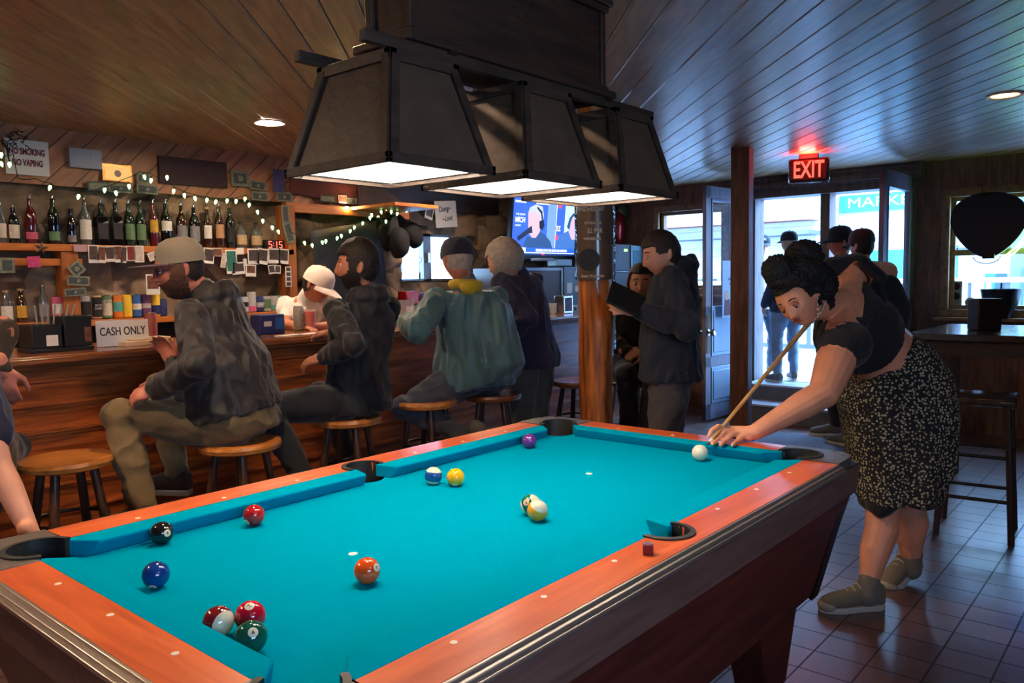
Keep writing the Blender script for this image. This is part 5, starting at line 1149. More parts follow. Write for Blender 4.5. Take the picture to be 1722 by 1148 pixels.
# poster on the left door, board by the right door, floor mat
lp=O('door_poster',G().bx((0,0,0),(.44,.003,.56)),M('pale_cartoon_poster',rgb(168,182,204),rough=.4),label='pale blue cartoon poster taped to the left door glass',cat='poster',loc=(5.62,1.975,1.02),smooth=False)
m_sk=M('drawn_skin',rgb(206,160,130),rough=.6); m_pl2=M('drawn_plaid',rgb(100,50,54),rough=.6,var=.4,vscale=30)
O('drawn_figure',G().prism([(.03,.02),(.18,.02),(.16,.18),(.05,.18)],(-.002,0),fn=lambda x,y,z:(x,z,y)),m_pl2,lp,smooth=False); O('drawn_head',G().lathe([(0,0),(.05,0),(.05,.002),(0,.002)],(.09,-.001,.22),18,R=Matrix.Rotation(PI/2,3,'X')),m_sk,lp,smooth=False)
O('drawn_head',G().lathe([(0,0),(.06,0),(.06,.002),(0,.002)],(.34,-.001,.38),18,R=Matrix.Rotation(PI/2,3,'X')),m_sk,lp,smooth=False)
text('half time\nplay it',.045,m_ink,'poster_lettering',lp,frame((.20,-.002,.36),(1,0,0),(0,0,1)),depth=.0004)
rb=O('poster_board',G().bx((0,0,0),(.3,.01,.62)),M('violet_poster',rgb(84,70,100),rough=.4,var=.4,vscale=14),label='violet printed poster on the right door panel',cat='poster',loc=(5.60,.425,.60),smooth=False)
text('MARTIN',.09,M('poster_white',rgb(200,200,210),rough=.5),'poster_lettering',rb,frame((.15,-.003,.3),(0,0,1),(-1,0,0)),sx=.8,depth=.0006)
O('door_mat',G().bx((-.32,-.75,0),(.32,.75,.012)),M('grey_rubber_mat',rgb(96,100,112),rough=.8,bump=1,bscale=90),label='grey ribbed mat on the floor before the steps',cat='mat',loc=(5.0,.92,0),bev=.003)
# ================================================================== PEOPLE
SRt=V((CR.x,CR.y,0)).normalized(); SFw=V((CF.x,CF.y,0)).normalized(); UP=V((0,0,1))
def skinmat(n,c,r=.5): return M('skin_'+n,c,rough=r,var=.06,vscale=14,bump=.05,bscale=200)
sk_pale=skinmat('fair',rgb(214,152,126)); sk_red=skinmat('ruddy',rgb(190,116,96)); sk_tan=skinmat('tan',rgb(196,126,96)); sk_brown=skinmat('warm_brown',rgb(238,160,124),.42)
def cloth(n,c,**k): return M('cloth_'+n,c,rough=k.pop('rough',.85),bump=k.pop('bump',.08),bscale=k.pop('bscale',140),var=k.pop('var',.12),vscale=k.pop('vscale',7),sheen=k.pop('sheen',.15),**k)
def gs(x,s): return math.exp(-(x/s)**2)
def hs(u,o=None):
    """surface of a head, local: x right, y forward, z up (metres)"""
    o=o or {}; x,y,z=u
    s=max(0,-z); X=.076*x; Y=.097*y; Z=.117*z
    X*=1-(.34-o.get('jaw',0))*s**1.6
    if y<0: Y*=1-.42*s**1.3
    else: Y*=1-.06*s
    if z>.1: X*=1+.03*z
    if y>0:
        w=min(1,y*1.6)
        d=0
        if -.046<Z<.022:
            t=(.022-Z)/.054; t=min(1,max(0,t)); fall=1 if Z>-.034 else max(0,1-(-.034-Z)/.010)
            d+=gs(X,.0085+.005*t)*(.004+.021*t**1.1)*fall
        d+=gs(abs(X)-.012,.0065)*gs(Z+.031,.008)*.006
        d-=gs(abs(X)-.031,.017)*gs(Z-.006,.014)*.0105
        d+=gs(abs(X)-.028,.024)*gs(Z-.027,.008)*.0045
        d+=gs(abs(X)-.044,.018)*gs(Z+.022,.022)*.004
        d+=gs(X,.021)*(gs(Z+.052,.0055)*.0055+gs(Z+.064,.006)*.006)-gs(X,.024)*gs(Z+.0575,.0022)*.004
        d-=gs(X,.03)*gs(Z+.078,.007)*.003
        d+=gs(X,.024)*gs(Z+.099,.016)*.009
        Y+=d*w
    return V((X,Y,Z))
def hmat(c,F,U,sc=1):
    F=V(F).normalized(); U=V(U); U=(U-F*U.dot(F)).normalized(); Rr=F.cross(U)
    m=frame((0,0,0),Rr,F,U)@Matrix.Scale(sc,4); return Matrix.Translation(c)@m
def headgeo(g,Mh,o=None,n=72,m=60):
    P=[];F=[]
    for i in range(1,m):
        a=PI*i/m
        for j in range(n):
            q=2*PI*j/n; P.append(Mh@hs((math.sin(a)*math.cos(q),math.sin(a)*math.sin(q),math.cos(a)),o))
    T=len(P);P.append(Mh@hs((0,0,1),o));P.append(Mh@hs((0,0,-1),o))
    for i in range(m-2):
        for j in range(n): F.append((i*n+j,(i+1)*n+j,(i+1)*n+(j+1)%n,i*n+(j+1)%n))
    for j in range(n): F.append((T,j,(j+1)%n)); F.append((T+1,(m-2)*n+(j+1)%n,(m-2)*n+j))
    g.add(P,F)
    for s in(-1,1):
        R=Mh.to_3x3().normalized()@Matrix.Rotation(s*.35,3,'Z')@Matrix.Rotation(.15,3,'X'); k=Mh.to_scale()[0]
        g.ball(Mh@V((s*.078,-.012,-.004)),(.009*k,.019*k,.031*k),R=R); g.ball(Mh@V((s*.082,-.020,.004)),(.006*k,.012*k,.020*k),R=R)
def shell(name,Mh,cond,th,mat,parent,nz=.003,fr=60,n=64,m=56,o=None,lift=0):
    """layer over the head where cond(x,y,z local metres) holds: hair, beard"""
    g=G(); P=[];Q=[];ok=[]
    for i in range(m+1):
        a=PI*i/m
        for j in range(n):
            q=2*PI*j/n; u=V((math.sin(a)*math.cos(q),math.sin(a)*math.sin(q),math.cos(a))); p=hs(u,o)
            t=th(p) if callable(th) else th
            nn=noise.noise(p*fr)*nz
            P.append(p+u*(t+nn)+V((0,0,lift))); Q.append(p*.96); ok.append(cond(p))
    F=[];F2=[];edge={}
    for i in range(m):
        for j in range(n):
            q=(i*n+j,(i+1)*n+j,(i+1)*n+(j+1)%n,i*n+(j+1)%n)
            if sum(ok[k] for k in q)>=3: F.append(q)
    N=len(P)
    for f in F:
        for a,b in zip(f,f[1:]+f[:1]): edge[(a,b)]=1
    F2=[tuple(k+N for k in f[::-1]) for f in F]; F3=[(b,a,a+N,b+N) for (a,b) in edge if (b,a) not in edge]
    g.add([Mh@p for p in P+Q],F+F2+F3)
    me=g.mesh(name); bm=bmesh.new(); bm.from_mesh(me); bmesh.ops.delete(bm,geom=[v for v in bm.verts if not v.link_faces],context='VERTS'); bm.to_mesh(me); bm.free()
    return O(name,me,mat,parent)
m_eyew=M('eye_white',rgb(222,214,206),rough=.2); m_iris=M('dark_iris',rgb(40,26,20),rough=.15)
def face(parent,Mh,brow,o=None,lipm=None,lid=None,down=0):
    k=Mh.to_scale()[0]
    for s in(-1,1):
        c=V((s*.031,.0795,.005)); 
        O('eye',G().ball(Mh@c,.0118*k,n=16),m_eyew,parent)
        O('iris',G().ball(Mh@(c+V((0,.0062,-.002-down*.004))),.0066*k,n=12),m_iris,parent)
        P=[]
        for t in range(7):
            x=s*(.013+.034*t/6); z=.0285+.006*math.sin(PI*(t+.6)/6.5)-(.004 if t==0 else 0); 
            P.append(Mh@V((x,.0935-2.6*(abs(x)-.01)**1.55*1.2,z)))
        O('eyebrow',G().tube(P,[.0016*k,.0026*k,.003*k,.003*k,.0026*k,.002*k,.001*k],8),brow,parent)
        if lid:
            g=G(); n=12; Pq=[]
            for a in range(7):
                for b in range(n+1):
                    th=math.radians(-90+180*b/n); ph=math.radians(100-(52+down*26)*a/6)
                    Pq.append(Mh@(c+V((math.sin(th)*math.sin(ph),math.cos(th)*math.sin(ph),math.cos(ph)))*.0136))
            g.add(Pq,[(a*(n+1)+b,(a+1)*(n+1)+b,(a+1)*(n+1)+b+1,a*(n+1)+b+1) for a in range(6) for b in range(n)])
            O('eyelid',g,lid,parent)
            ph=math.radians(100-(52+down*26)); g=G().tube([Mh@(c+V((math.sin(math.radians(-75+150*b/8))*math.sin(ph)*1.0,math.cos(math.radians(-75+150*b/8))*math.sin(ph),math.cos(ph)))*.0142) for b in range(9)],.0011*k,6); O('lash',g,m_iris,parent)
    if lipm:
        for z0,th_,nm in((-.0515,.0038,'upper_lip'),(-.0625,.0048,'lower_lip')):
            P=[];R_=[]
            for t in range(9):
                x=-.021+.042*t/8; P.append(Mh@V((x,.0955-7.5*x*x*2.2+(.001 if nm=='lower_lip' else .0015),z0+ (.0025*math.cos(abs(x)*300) if nm=='upper_lip' else 4*x*x*.9)-(.0 if nm=='upper_lip' else -.001)))); R_.append(th_*k*max(.18,1-(abs(x)/.021)**2))
            O(nm,G().tube(P,R_,10),lipm,parent)
def hand(g,w,d,nrm,side,sc=1,curl=(.35,.5,.4),spread=.12,thumb=.7):
    """w wrist, d pointing direction, nrm back-of-hand normal, side +1: thumb on d x nrm"""
    d=V(d).normalized(); nrm=V(nrm); nrm=(nrm-d*nrm.dot(d)).normalized(); s=d.cross(nrm)*side
    R=Matrix((tuple(s),tuple(d),tuple(nrm))).transposed()
    g.ball(w+d*.048*sc,(.039*sc,.054*sc,.016*sc),R=R); g.chain([w-d*.03,w+d*.02],[.026*sc,.026*sc])
    for i,(off,L) in enumerate(((.027,.072),(.009,.080),(-.009,.074),(-.026,.058))):
        b=w+d*.085*sc+s*off*sc-d*(.006*abs(i-1.2))*sc; a=d+s*spread*(1.2-i)*.8; a.normalize(); pts=[b-a*.02*sc]; p=b; cur=0; pts.append(p)
        for k,(f,c_) in enumerate(zip((.45,.3,.25),curl)):
            cur+=c_; dv=a*math.cos(cur)-nrm*math.sin(cur); p=p+dv*L*f*sc; pts.append(p)
        g.chain(pts,[.0098*sc,.0098*sc,.009*sc,.0084*sc,.0074*sc],10)
    b=w+d*.022*sc+s*.026*sc; a=(d*.75+s*thumb-nrm*.25).normalized(); p1=b+a*.045*sc; a2=(d*1+s*thumb*.3-nrm*.3).normalized(); p2=p1+a2*.030*sc; g.chain([b,p1,p2,p2+a2*.016*sc],[.014*sc,.0115*sc,.010*sc,.008*sc],10)
def ik(a,b,l1,l2,pole):
    a=V(a);b=V(b);d=b-a;L=d.length
    if L>(l1+l2)*.995: b=a+d*((l1+l2)*.995/L); d=b-a; L=d.length
    x=(l1*l1-l2*l2+L*L)/(2*L); h=math.sqrt(max(0,l1*l1-x*x)); n=d/L; p=V(pole); p=(p-n*p.dot(n)).normalized()
    return a+n*x+p*h,b
m_sole=M('white_rubber_sole',rgb(190,184,172),rough=.6)
def shoe(parent,ankle,toe,mat,sc=1,pitch=0,name='shoe',solem=None,floor=None,laces=False,capm=None):
    t=V(toe); t.z=0; t.normalize(); s=t.cross(UP)
    o=V(ankle)-t*.055*sc-UP*.085*sc if floor is None else V(floor)
    Rp=Matrix.Rotation(pitch,3,s) if pitch else Matrix.Identity(3)
    pv=o+t*.20*sc
    def W_(p): return pv+Rp@(p-pv)
    L=[(0,.030,.030,.045),(.02,.036,.040,.050),(.07,.037,.050,.052),(.12,.039,.040,.045),(.17,.045,.032,.036),(.22,.046,.027,.030),(.26,.036,.022,.024),(.277,.018,.012,.016)]
    g=G().loft([(W_(o+t*a*sc+UP*(.016+c)*sc),b*sc,c*sc,s,Rp@UP) for a,b,h,c in L],n=20,pw=2.2)
    g.chain([W_(o+t*.05*sc+UP*.05*sc),W_(o+t*.052*sc+UP*.066*sc)],[.037*sc,.034*sc])
    me=remesh(g,.0055,3); sh_=O(name,me,mat,parent)
    g=G().prism([(a,w) for a,w in((0,-.02),(.03,-.038),(.12,-.038),(.20,-.049),(.26,-.036),(.285,-.012),(.285,.012),(.26,.036),(.20,.049),(.12,.038),(.03,.038),(0,.02))],(0,.026),fn=lambda a,w,z:W_(o+t*(a-.002)*sc+s*w*sc+UP*z*sc))
    O('sole',g,solem or m_sole,sh_,bev=.004)
    if laces:
        for k in range(5):
            a=.090+.024*k; z=(.114,.108,.098,.086,.074)[k]
            O('lace',G().tube([W_(o+t*a*sc+s*x*sc+UP*(z+.003-x*x*14)*sc) for x in(-.026,-.012,0,.012,.026)],.003*sc,6),m_sole,sh_)
        for q in(-1,1): O('lace',G().tube([W_(o+t*.085*sc+UP*.10*sc),W_(o+t*.07*sc+s*q*.03*sc+UP*.125*sc),W_(o+t*.09*sc+s*q*.045*sc+UP*.085*sc)],.0025*sc,6),m_sole,sh_)
        g=G(); c=W_(o+t*.247*sc+UP*.028*sc); g.ball(c,(.046*sc,.040*sc,.029*sc),R=Matrix((tuple(s),tuple(t),tuple(Rp@UP))).transposed()); O('toe_cap',g,capm or m_sole,sh_)
    return sh_
def figure(label,pel,F,T,head,HF,HU,arms,legs,topm,botm,skm,shoem=None,sc=1,girth=1,ease=.018,sleeves='long',hem=.10,name='person',hood=False,collar=None,voxel=.009,hairfn=None,
           shw=.175,fold=(.009,(13,13,8)),torso=.50,hsc=1.0,topname='jacket',botname='trousers',handcurl=None,headopt=None,brow=None,flare=0,cuffs=True,hang=0,facing=True):
    F=V(F).normalized(); T=V(T).normalized(); Lf=UP.cross(F).normalized(); D=Lf.cross(T); D=D if D.dot(F)>0 else -D
    pel=V(pel); nb=pel+T*torso*sc; head=V(head); Mh=hmat(head,HF,HU,hsc*sc)
    e=EM(name,(pel.x,pel.y,0),label,'person'); inv=Matrix.Translation(V((-pel.x,-pel.y,0)))
    def put(nm,me_or_g,m,par=None,**k):
        o=O(nm,me_or_g,m,par or e,**k)
        if par is None: o.matrix_parent_inverse=Matrix.Identity(4); o.location=(-pel.x,-pel.y,0)
        return o
    B=G()   # body
    sec=lambda t,w,d,f=0:(pel+T*t*torso*sc+D*f*sc,w*sc,d*sc,Lf,D)
    g_=girth
    body=[(-.12,.13,.10,0),(.02,.155*g_,.11*g_,.0),(.25,.150*g_,.112*g_,.012*g_),(.45,.145*g_,.108*g_,.008),(.68,.165,.108,0),(.86,.155,.09,-.005),(.96,.10,.065,-.005),(1.02,.055,.05,0)]
    B.loft([sec(*q) for q in body],n=24)
    B.chain([nb-T*.03*sc,nb+(head-nb)*.45,Mh@V((0,-.02,-.06))],[.060*sc,.054*sc,.055*sc])
    headgeo(B,Mh,headopt)
    TP=G(); TP.loft([sec(t,w+ease,d+ease,f) for t,w,d,f in body[1:-1]],n=24)
    LG=G(); LG.loft([sec(t,w,d,f) for t,w,d,f in((-.16,.135*g_,.115*g_,0),(.0,.165*g_,.122*g_,0),(.14,.158*g_,.118*g_,.008))],n=20)
    if hem:
        hw=.165*g_+ease+flare
        TP.loft([sec(.1,.152*g_+ease,.112*g_+ease,.005),sec(-.03,.162*g_+ease+flare*.5,.12*g_+ease+flare*.5,0),(pel-UP*hem*sc,hw*sc,(.125*g_+ease+flare)*sc,Lf,F)],n=24)
    hands=[]
    for s,k in((1,'L'),(-1,'R')):
        sh_=nb-T*.055*sc+Lf*s*shw*sc
        B.ball(sh_,.055*sc); TP.ball(sh_-Lf*s*.022-T*.012,(.052+ease*.6)*sc)
        if k in arms:
            w,pole,hd,hn=arms[k][:4]; el,w2=ik(sh_,w,.285*sc,.255*sc,pole)
            B.chain([sh_,sh_.lerp(el,.5),el,el.lerp(w2,.35),w2],[.050*sc,.045*sc,.037*sc,.038*sc,.025*sc])
            hand(B,w2,hd,hn,arms[k][4] if len(arms[k])>4 else s,sc*1.0,curl=(arms[k][5] if len(arms[k])>5 else (.35,.5,.4)))
            if sleeves=='long': TP.chain([sh_,sh_.lerp(el,.5),el,el.lerp(w2,.4),el.lerp(w2,.96)],[(.047+ease*.7)*sc,(.046+ease*.75)*sc,(.041+ease*.9)*sc,(.038+ease*.9)*sc,(.029+ease*.6)*sc])
            else: TP.chain([sh_,sh_.lerp(el,.62)],[(.055+ease)*sc,(.052+ease)*sc])
    for s,k in((1,'L'),(-1,'R')):
        hp=pel+Lf*s*.085*sc-UP*.01
        if k in legs:
            an,pole,toe=legs[k][:3]; kn,an2=ik(hp,an,.425*sc,.415*sc,pole)
            B.chain([hp,kn,an2],[.065*sc,.045*sc,.032*sc])
            LG.chain([hp,hp.lerp(kn,.35),hp.lerp(kn,.75),kn,kn.lerp(an2,.35),kn.lerp(an2,.92)],[.095*sc*min(1.3,g_),.092*sc*min(1.25,g_),.075*sc,.068*sc,.066*sc,.054*sc])
            if shoem: 
                so=shoe(e,an2,toe,shoem,sc,pitch=legs[k][3] if len(legs[k])>3 else 0); so.location=(-pel.x,-pel.y,0)
    if hood:
        c=nb-D*.055*sc+T*.01*sc
        for hh,rr,r2 in((.035,.088,.026),(.005,.100,.030)):
            TP.tube([nb+T*(hh+.012*math.sin(a_))*sc+Lf*math.cos(a_)*rr*sc-D*(math.sin(a_)*rr*.95+.01)*sc for a_ in [PI*k/10 for k in range(-1,12)]],[r2*sc*(.5+.5*math.sin(PI*(k+1)/12)) for k in range(-1,12)],10)
        TP.ball(nb-D*.095*sc-T*.045*sc,(.075*sc,.030*sc,.065*sc),R=Matrix((tuple(Lf),tuple(D),tuple(T))).transposed())
    TP.chain([nb-T*.02*sc,nb+(head-nb)*.22],[.078*sc,.070*sc])
    if hang: hang(TP)
    f1=folds(fold[0],fold[1],seed=len(label)%13)
    ob=put('body',remesh(B,voxel*.75,3),skm); 
    ot=put(topname,remesh(TP,voxel,8,f1),topm)
    ol=put(botname,remesh(LG,voxel,6,folds(fold[0]*.9,(7,7,9),seed=len(label)%7)),botm)
    class R_: pass
    r=R_(); r.e=e; r.Mh=Matrix.Translation(V((-pel.x,-pel.y,0)))@Mh; r.nb=nb; r.put=put; r.pel=pel; r.T=T; r.D=D; r.Lf=Lf; r.Mw=Mh; r.top=ot; r.sh=lambda s: nb-T*.055*sc+Lf*s*shw*sc
    if facing: face(e,r.Mh,brow or m_hairb,lid=skm,down=.25)
    return r
m_hairb=M('dark_brown_hair',rgb(38,28,24),rough=.6,bump=.6,bscale=90); m_hairk=M('black_curly_hair',rgb(22,18,20),rough=.7,bump=1,bscale=70)
m_hairg=M('grey_white_hair',rgb(176,160,146),rough=.7,bump=.6,bscale=90,var=.2,vscale=40); m_beard=M('reddish_brown_beard',rgb(86,54,40),rough=.8,bump=.6,bscale=120)
def hairshell(r,mat,th=.012,front=.052,low=-.03,nz=.003,back=-.075,name='hair'):
    def cond(p): 
        if p.z>front: return True
        if p.y>.045: return False
        if p.y>.0: return p.z>low+.035
        return p.z>low+(back-low)*min(1,-p.y/.06)
    return shell(name,r.Mh,cond,th,mat,r.e,nz=nz)
def beardshell(r,mat,th=.009,full=True):
    def cond(p):
        if p.y<-.015: return False
        if p.z>-.038 and not (abs(p.x)>.056 and p.z<.02 and p.y<.045): return False
        if abs(p.x)<.021 and -.069<p.z<-.047: return False
        return p.z<-.040 or abs(p.x)>.05
    return shell('beard',r.Mh,cond,th,mat,r.e,nz=.003,fr=90)
def puton(r,mat,brimm=None,sz=1.0,dz=.035,tilt=0,brimL=.075,dy=0,name='cap',badge=None,rz=0,droop=.02):
    Mx=r.Mh@Matrix.Translation((0,dy,dz))@Matrix.Rotation(rz,4,'Z')@Matrix.Rotation(tilt,4,'X')
    c=O(name,capmesh(sz).xf(Mx),mat,r.e)
    if brimL: O('brim',brimmesh(sz,brimL,droop).xf(Mx),brimm or mat,c)
    O('cap_button',G().ball(Mx@V((0,0,.106*sz)),.006*sz),brimm or mat,c)
    return c,Mx
def glasses(r):
    g=G()
    for s in(-1,1):
        g.tube([r.Mh@V((s*.033+.021*math.cos(t*PI/8),.094,.003+.015*math.sin(t*PI/8))) for t in range(16)],.0014,6,closed=True)
        g.tube([r.Mh@V((s*.054,.092,.006)),r.Mh@V((s*.076,.04,.008)),r.Mh@V((s*.079,-.01,.004))],.0014,6)
    g.tube([r.Mh@V((-.013,.095,.005)),r.Mh@V((.013,.095,.005))],.0014,6); O('glasses',g,m_black,r.e)
Vs=lambda a,b,c=0: SRt*a+SFw*b+UP*c        # screen-right, away, up
# ---- man in the wide flat brimmed cap
pel=atd(395,672,3.50); pel.z=.845
hd=atd(302,452,3.42)
nb_=atd(352,505,3.50)
r=figure('seated man with a wide brimmed cap, black jacket and olive trousers, looking left',pel,Vs(-1,.05),(nb_-pel),hd,Vs(-.80,-.42,-.16),Vs(0.05,0,1),
  {'L':(atd(262,655,3.22),Vs(.3,-.6,-.6),Vs(-1,.1,-.25),UP*.6-SFw*.6),'R':(atd(292,612,3.60),Vs(.2,.3,-1),Vs(-.45,.1,.8),Vs(.3,1,0))},
  {'L':(atd(243,862,3.25),Vs(-.6,0,1),Vs(-1,-.25)),'R':(atd(300,800,3.62),Vs(-.5,.2,1),Vs(-1,.2))},
  cloth('black_waxed',rgb(31,28,31),rough=.6),cloth('olive_chino',rgb(112,92,60),bump=.1),sk_red,M('brown_suede',rgb(70,54,44),rough=.9),girth=1.5,shw=.20,ease=.028,hem=0,hood=True,torso=.52,headopt={'jaw':.10},voxel=.008,fold=(.011,(14,14,8)))
hairshell(r,m_hairb,th=.006,front=.06,low=-.02); beardshell(r,m_beard,.016); glasses(r)
m_hatc=cloth('grey_green_cap',rgb(128,120,104)); m_hatu=cloth('maroon_brim_underside',rgb(74,44,50))
puton(r,m_hatc,m_hatu,sz=1.04,dz=.026,tilt=.05,brimL=.105,droop=.0,dy=-.012,name='cap')
# ---- man in black jacket with beard
pel=atd(603,672,4.05); pel.z=.845; hd=atd(603,448,3.98); nb_=atd(612,500,4.02)
r=figure('seated bearded man in a black hooded jacket and black jeans, in profile facing left',pel,Vs(-.85,.6),(nb_-pel),hd,Vs(-.97,-.10,.02),Vs(0,0,1),
  {'L':(atd(545,600,3.85),Vs(.5,-.8,-.5),Vs(-.8,.1,-.2),UP-SFw*.5),'R':(atd(560,560,4.1),Vs(.2,.3,-1),Vs(-.7,.5,.0),UP)},
  {'L':(atd(520,815,3.75),Vs(-1,-.4,1),Vs(-1,-.2)),'R':(atd(590,770,4.25),Vs(-.7,.6,1),Vs(-.7,.6))},
  cloth('black_shell',rgb(24,23,28),rough=.7),cloth('black_denim',rgb(26,25,30)),sk_tan,M('black_leather',rgb(24,22,22),rough=.5),girth=1.0,ease=.02,hem=.07,hood=True,shw=.185,torso=.50,hsc=1.06)
hairshell(r,m_hairb,th=lambda p:.007+.016*max(0,p.z/.11),front=.050,low=-.035,nz=.004); beardshell(r,m_hairb,.005)
# ---- man in green grey jacket and dark knit cap
pel=atd(805,640,4.75); pel.z=.86; hd=atd(769,434,4.58); nb_=atd(783,484,4.62)
def drape(TP):
    q=atd(818,628,4.75); TP.loft([(atd(796,490,4.63),.12,.08,Vs(1,-.2),Vs(.2,1)),(atd(800,512,4.65),.19,.13,Vs(1,-.2),Vs(.2,1)),(atd(805,560,4.68),.225,.17,Vs(1,-.2),Vs(.2,1)),(atd(806,610,4.70),.265,.19,Vs(1,-.2),Vs(.2,1)),(atd(795,648,4.72),.275,.19,Vs(1,0,.22),Vs(0,1))],n=28)
r=figure('seated man in a green grey jacket with yellow collar and navy cap, seen from behind',pel,Vs(-.55,.85),(nb_-pel),hd,Vs(-.55,.80,-.15),Vs(.08,0,1),
  {'L':(atd(683,540,4.55),Vs(-.3,-.9,-.6),Vs(-.8,.5,.0),UP),'R':(atd(760,545,5.0),Vs(.6,.2,-.6),Vs(-.7,.6,0),UP)},
  {'L':(atd(790,735,4.55),Vs(-1,.0,.6),Vs(.75,-.2),-.5),'R':(atd(720,760,4.9),Vs(-.7,.8,.8),Vs(-.7,.6))},
  cloth('green_grey_nylon',rgb(72,104,104),rough=.5,sheen=.3),cloth('grey_jeans',rgb(64,66,76)),sk_red,M('grey_sneaker',rgb(96,92,88),rough=.8),girth=1.2,ease=.035,hem=.05,shw=.20,torso=.52,voxel=.010,fold=(.016,(12,12,2.4)),hang=drape,hsc=1.04)
hairshell(r,m_hairg,th=.007,front=.09,low=-.05,back=-.10)
m_beanie=cloth('navy_knit',rgb(34,32,52),bump=.5,bscale=160); puton(r,m_beanie,None,sz=1.10,dz=.005,brimL=0,name='knit_cap')
Mx=r.Mh@Matrix.Translation((0,0,.092)); O('cap_top_patch',G().ball((0,0,0),(.055,.065,.030)).xf(Mx),cloth('cream_orange_knit',rgb(206,160,120)),r.e)
nbw=r.nb-r.pel+V((0,0,r.pel.z)); g=G(); nl=V((r.nb.x-r.pel.x,r.nb.y-r.pel.y,r.nb.z))
g.tube([nl+UP*.03+(r.Lf*math.cos(t*PI/12)*.078+r.D*math.sin(t*PI/12)*.07)+UP*.01*math.sin(t*PI/12+2.5) for t in range(24)],.030,10,closed=True); g.ball(nl-r.D*.070+UP*.02,(.085,.045,.05))
O('yellow_collar',remesh(g,.007,6),cloth('yellow_fleece',rgb(206,172,40)),r.e)
# ---- grey haired man in navy sweater, standing at the bar
pel=atd(895,608,5.2); pel.z=.94; hd=atd(848,436,5.06); nb_=atd(874,486,5.15)
r=figure('grey haired man in a dark navy sweatshirt standing bent over the bar',pel,Vs(-.8,.6),(nb_-pel),hd,Vs(-.80,.35,-.38),Vs(-.15,0,1),
  {'L':(atd(838,580,4.98),Vs(.6,-.3,-.6),Vs(-.8,.4,-.1),UP),'R':(atd(800,560,5.35),Vs(.5,.3,-.6),Vs(-.8,.3,0),UP)},
  {'L':(V((atd(888,640,5.12).x,atd(888,640,5.12).y,.09)),Vs(-.6,-.3,0),Vs(-.8,.4)),'R':(V((atd(918,640,5.32).x,atd(918,640,5.32).y,.09)),Vs(-.3,.3,0),Vs(-.8,.4))},
  cloth('navy_sweat',rgb(44,40,62)),cloth('grey_work_trousers',rgb(84,80,74)),sk_pale,M('black_leather',rgb(24,22,22)),girth=1.08,ease=.03,hem=.08,shw=.18,torso=.53,fold=(.009,(10,10,5)),hsc=1.10)
hairshell(r,m_hairg,th=lambda p:.012+.014*max(0,-p.y/.09),front=.048,low=-.035,nz=.006,back=-.10); beardshell(r,m_hairg,.010)
# ---- bartender
pel=V((1.55,3.42,.95)); hd=atd(541,471,4.98); nb_=atd(522,522,5.06)
pel=atY(520,600,3.35); pel.z=.95; hd=atY(533,480,3.06); nb_=atY(518,524,3.22)
r=figure('bartender in a pale pink cap, head bent over the bar pouring drinks',pel,Vs(.2,-.95),(nb_-pel),hd,Vs(.85,-.25,-.38),Vs(.2,0,1),
  {'R':(atY(505,552,2.86),Vs(-.8,.2,-.7),Vs(.9,-.3,.0),UP),'L':(atY(532,548,2.84),Vs(.9,.4,-.6),Vs(-.4,-.6,.1),UP)},
  {'L':(V((pel.x+.1,pel.y,.09)),Vs(0,-1),Vs(0,-1)),'R':(V((pel.x-.1,pel.y,.09)),Vs(0,-1),Vs(0,-1))},
  cloth('off_white_tank_cloth',rgb(236,226,216)),cloth('black_denim',rgb(26,25,30)),sk_tan,M('black_leather',rgb(24,22,22)),girth=.85,ease=.012,hem=.05,shw=.165,sleeves='short',torso=.46,hsc=1.08,sc=.93)
hairshell(r,m_hairb,th=.008,front=.07,low=-.03)
pc=cloth('pale_pink_cap_cloth',rgb(224,206,194)); c,Mx=puton(r,pc,pc,sz=1.14,dz=.018,brimL=.080,droop=.022,tilt=-.05)
O('cap_patch',G().box((0,0,0),(.045,.006,.016)).xf(Mx@Matrix.Rotation(.9,4,'Z')@Matrix.Translation((0,.104,.045))),m_ink,r.e); O('patch_lettering',G().box((0,0,0),(.036,.004,.008)).xf(Mx@Matrix.Rotation(.9,4,'Z')@Matrix.Translation((0,.1065,.045))),m_paper,r.e)
# ---- man in black hoodie standing
pel=atd(1128,592,4.22); pel.z=.945; hd=atd(1113,428,4.15); nb_=atd(1132,470,4.22)
r=figure('dark haired man in a black zip hoodie standing side on and holding a black tablet',pel,Vs(-.95,.2),(nb_-pel),hd,Vs(-.93,-.12,-.25),Vs(-.05,0,1),
  {'L':(atd(1075,522,4.02),Vs(.5,-.5,-.7),Vs(-.85,-.1,.15),Vs(-.3,-.9,.3),1,(.2,.3,.2)),'R':(atd(1090,510,4.42),Vs(.5,.4,-.7),Vs(-.8,0,.2),UP)},
  {'L':(V((*atd(1120,640,4.15).xy,.09)),Vs(-1,0),Vs(-1,-.15)),'R':(V((*atd(1152,640,4.38).xy,.09)),Vs(-1,0),Vs(-1,.1))},
  cloth('black_blue_hoodie',rgb(28,33,46)),cloth('grey_brown_jeans',rgb(78,72,74)),sk_pale,M('black_leather',rgb(24,22,22)),girth=1.12,ease=.03,hem=.06,hood=True,shw=.175,torso=.53,fold=(.010,(12,12,6)),hsc=1.0,sc=1.0)
hairshell(r,M('brown_short_hair',rgb(52,36,30),rough=.6,bump=.6,bscale=90),th=lambda p:.008+.008*max(0,p.z/.11),front=.055,low=-.03,nz=.004)
tab=O('tablet_case',G().box((0,0,0),(.19,.012,.13)),m_black,label='black tablet case held up by the man in the hoodie',cat='tablet',bev=.004,loc=atd(1052,503,3.98)); tab.rotation_euler=(-.5,.45,-.75)
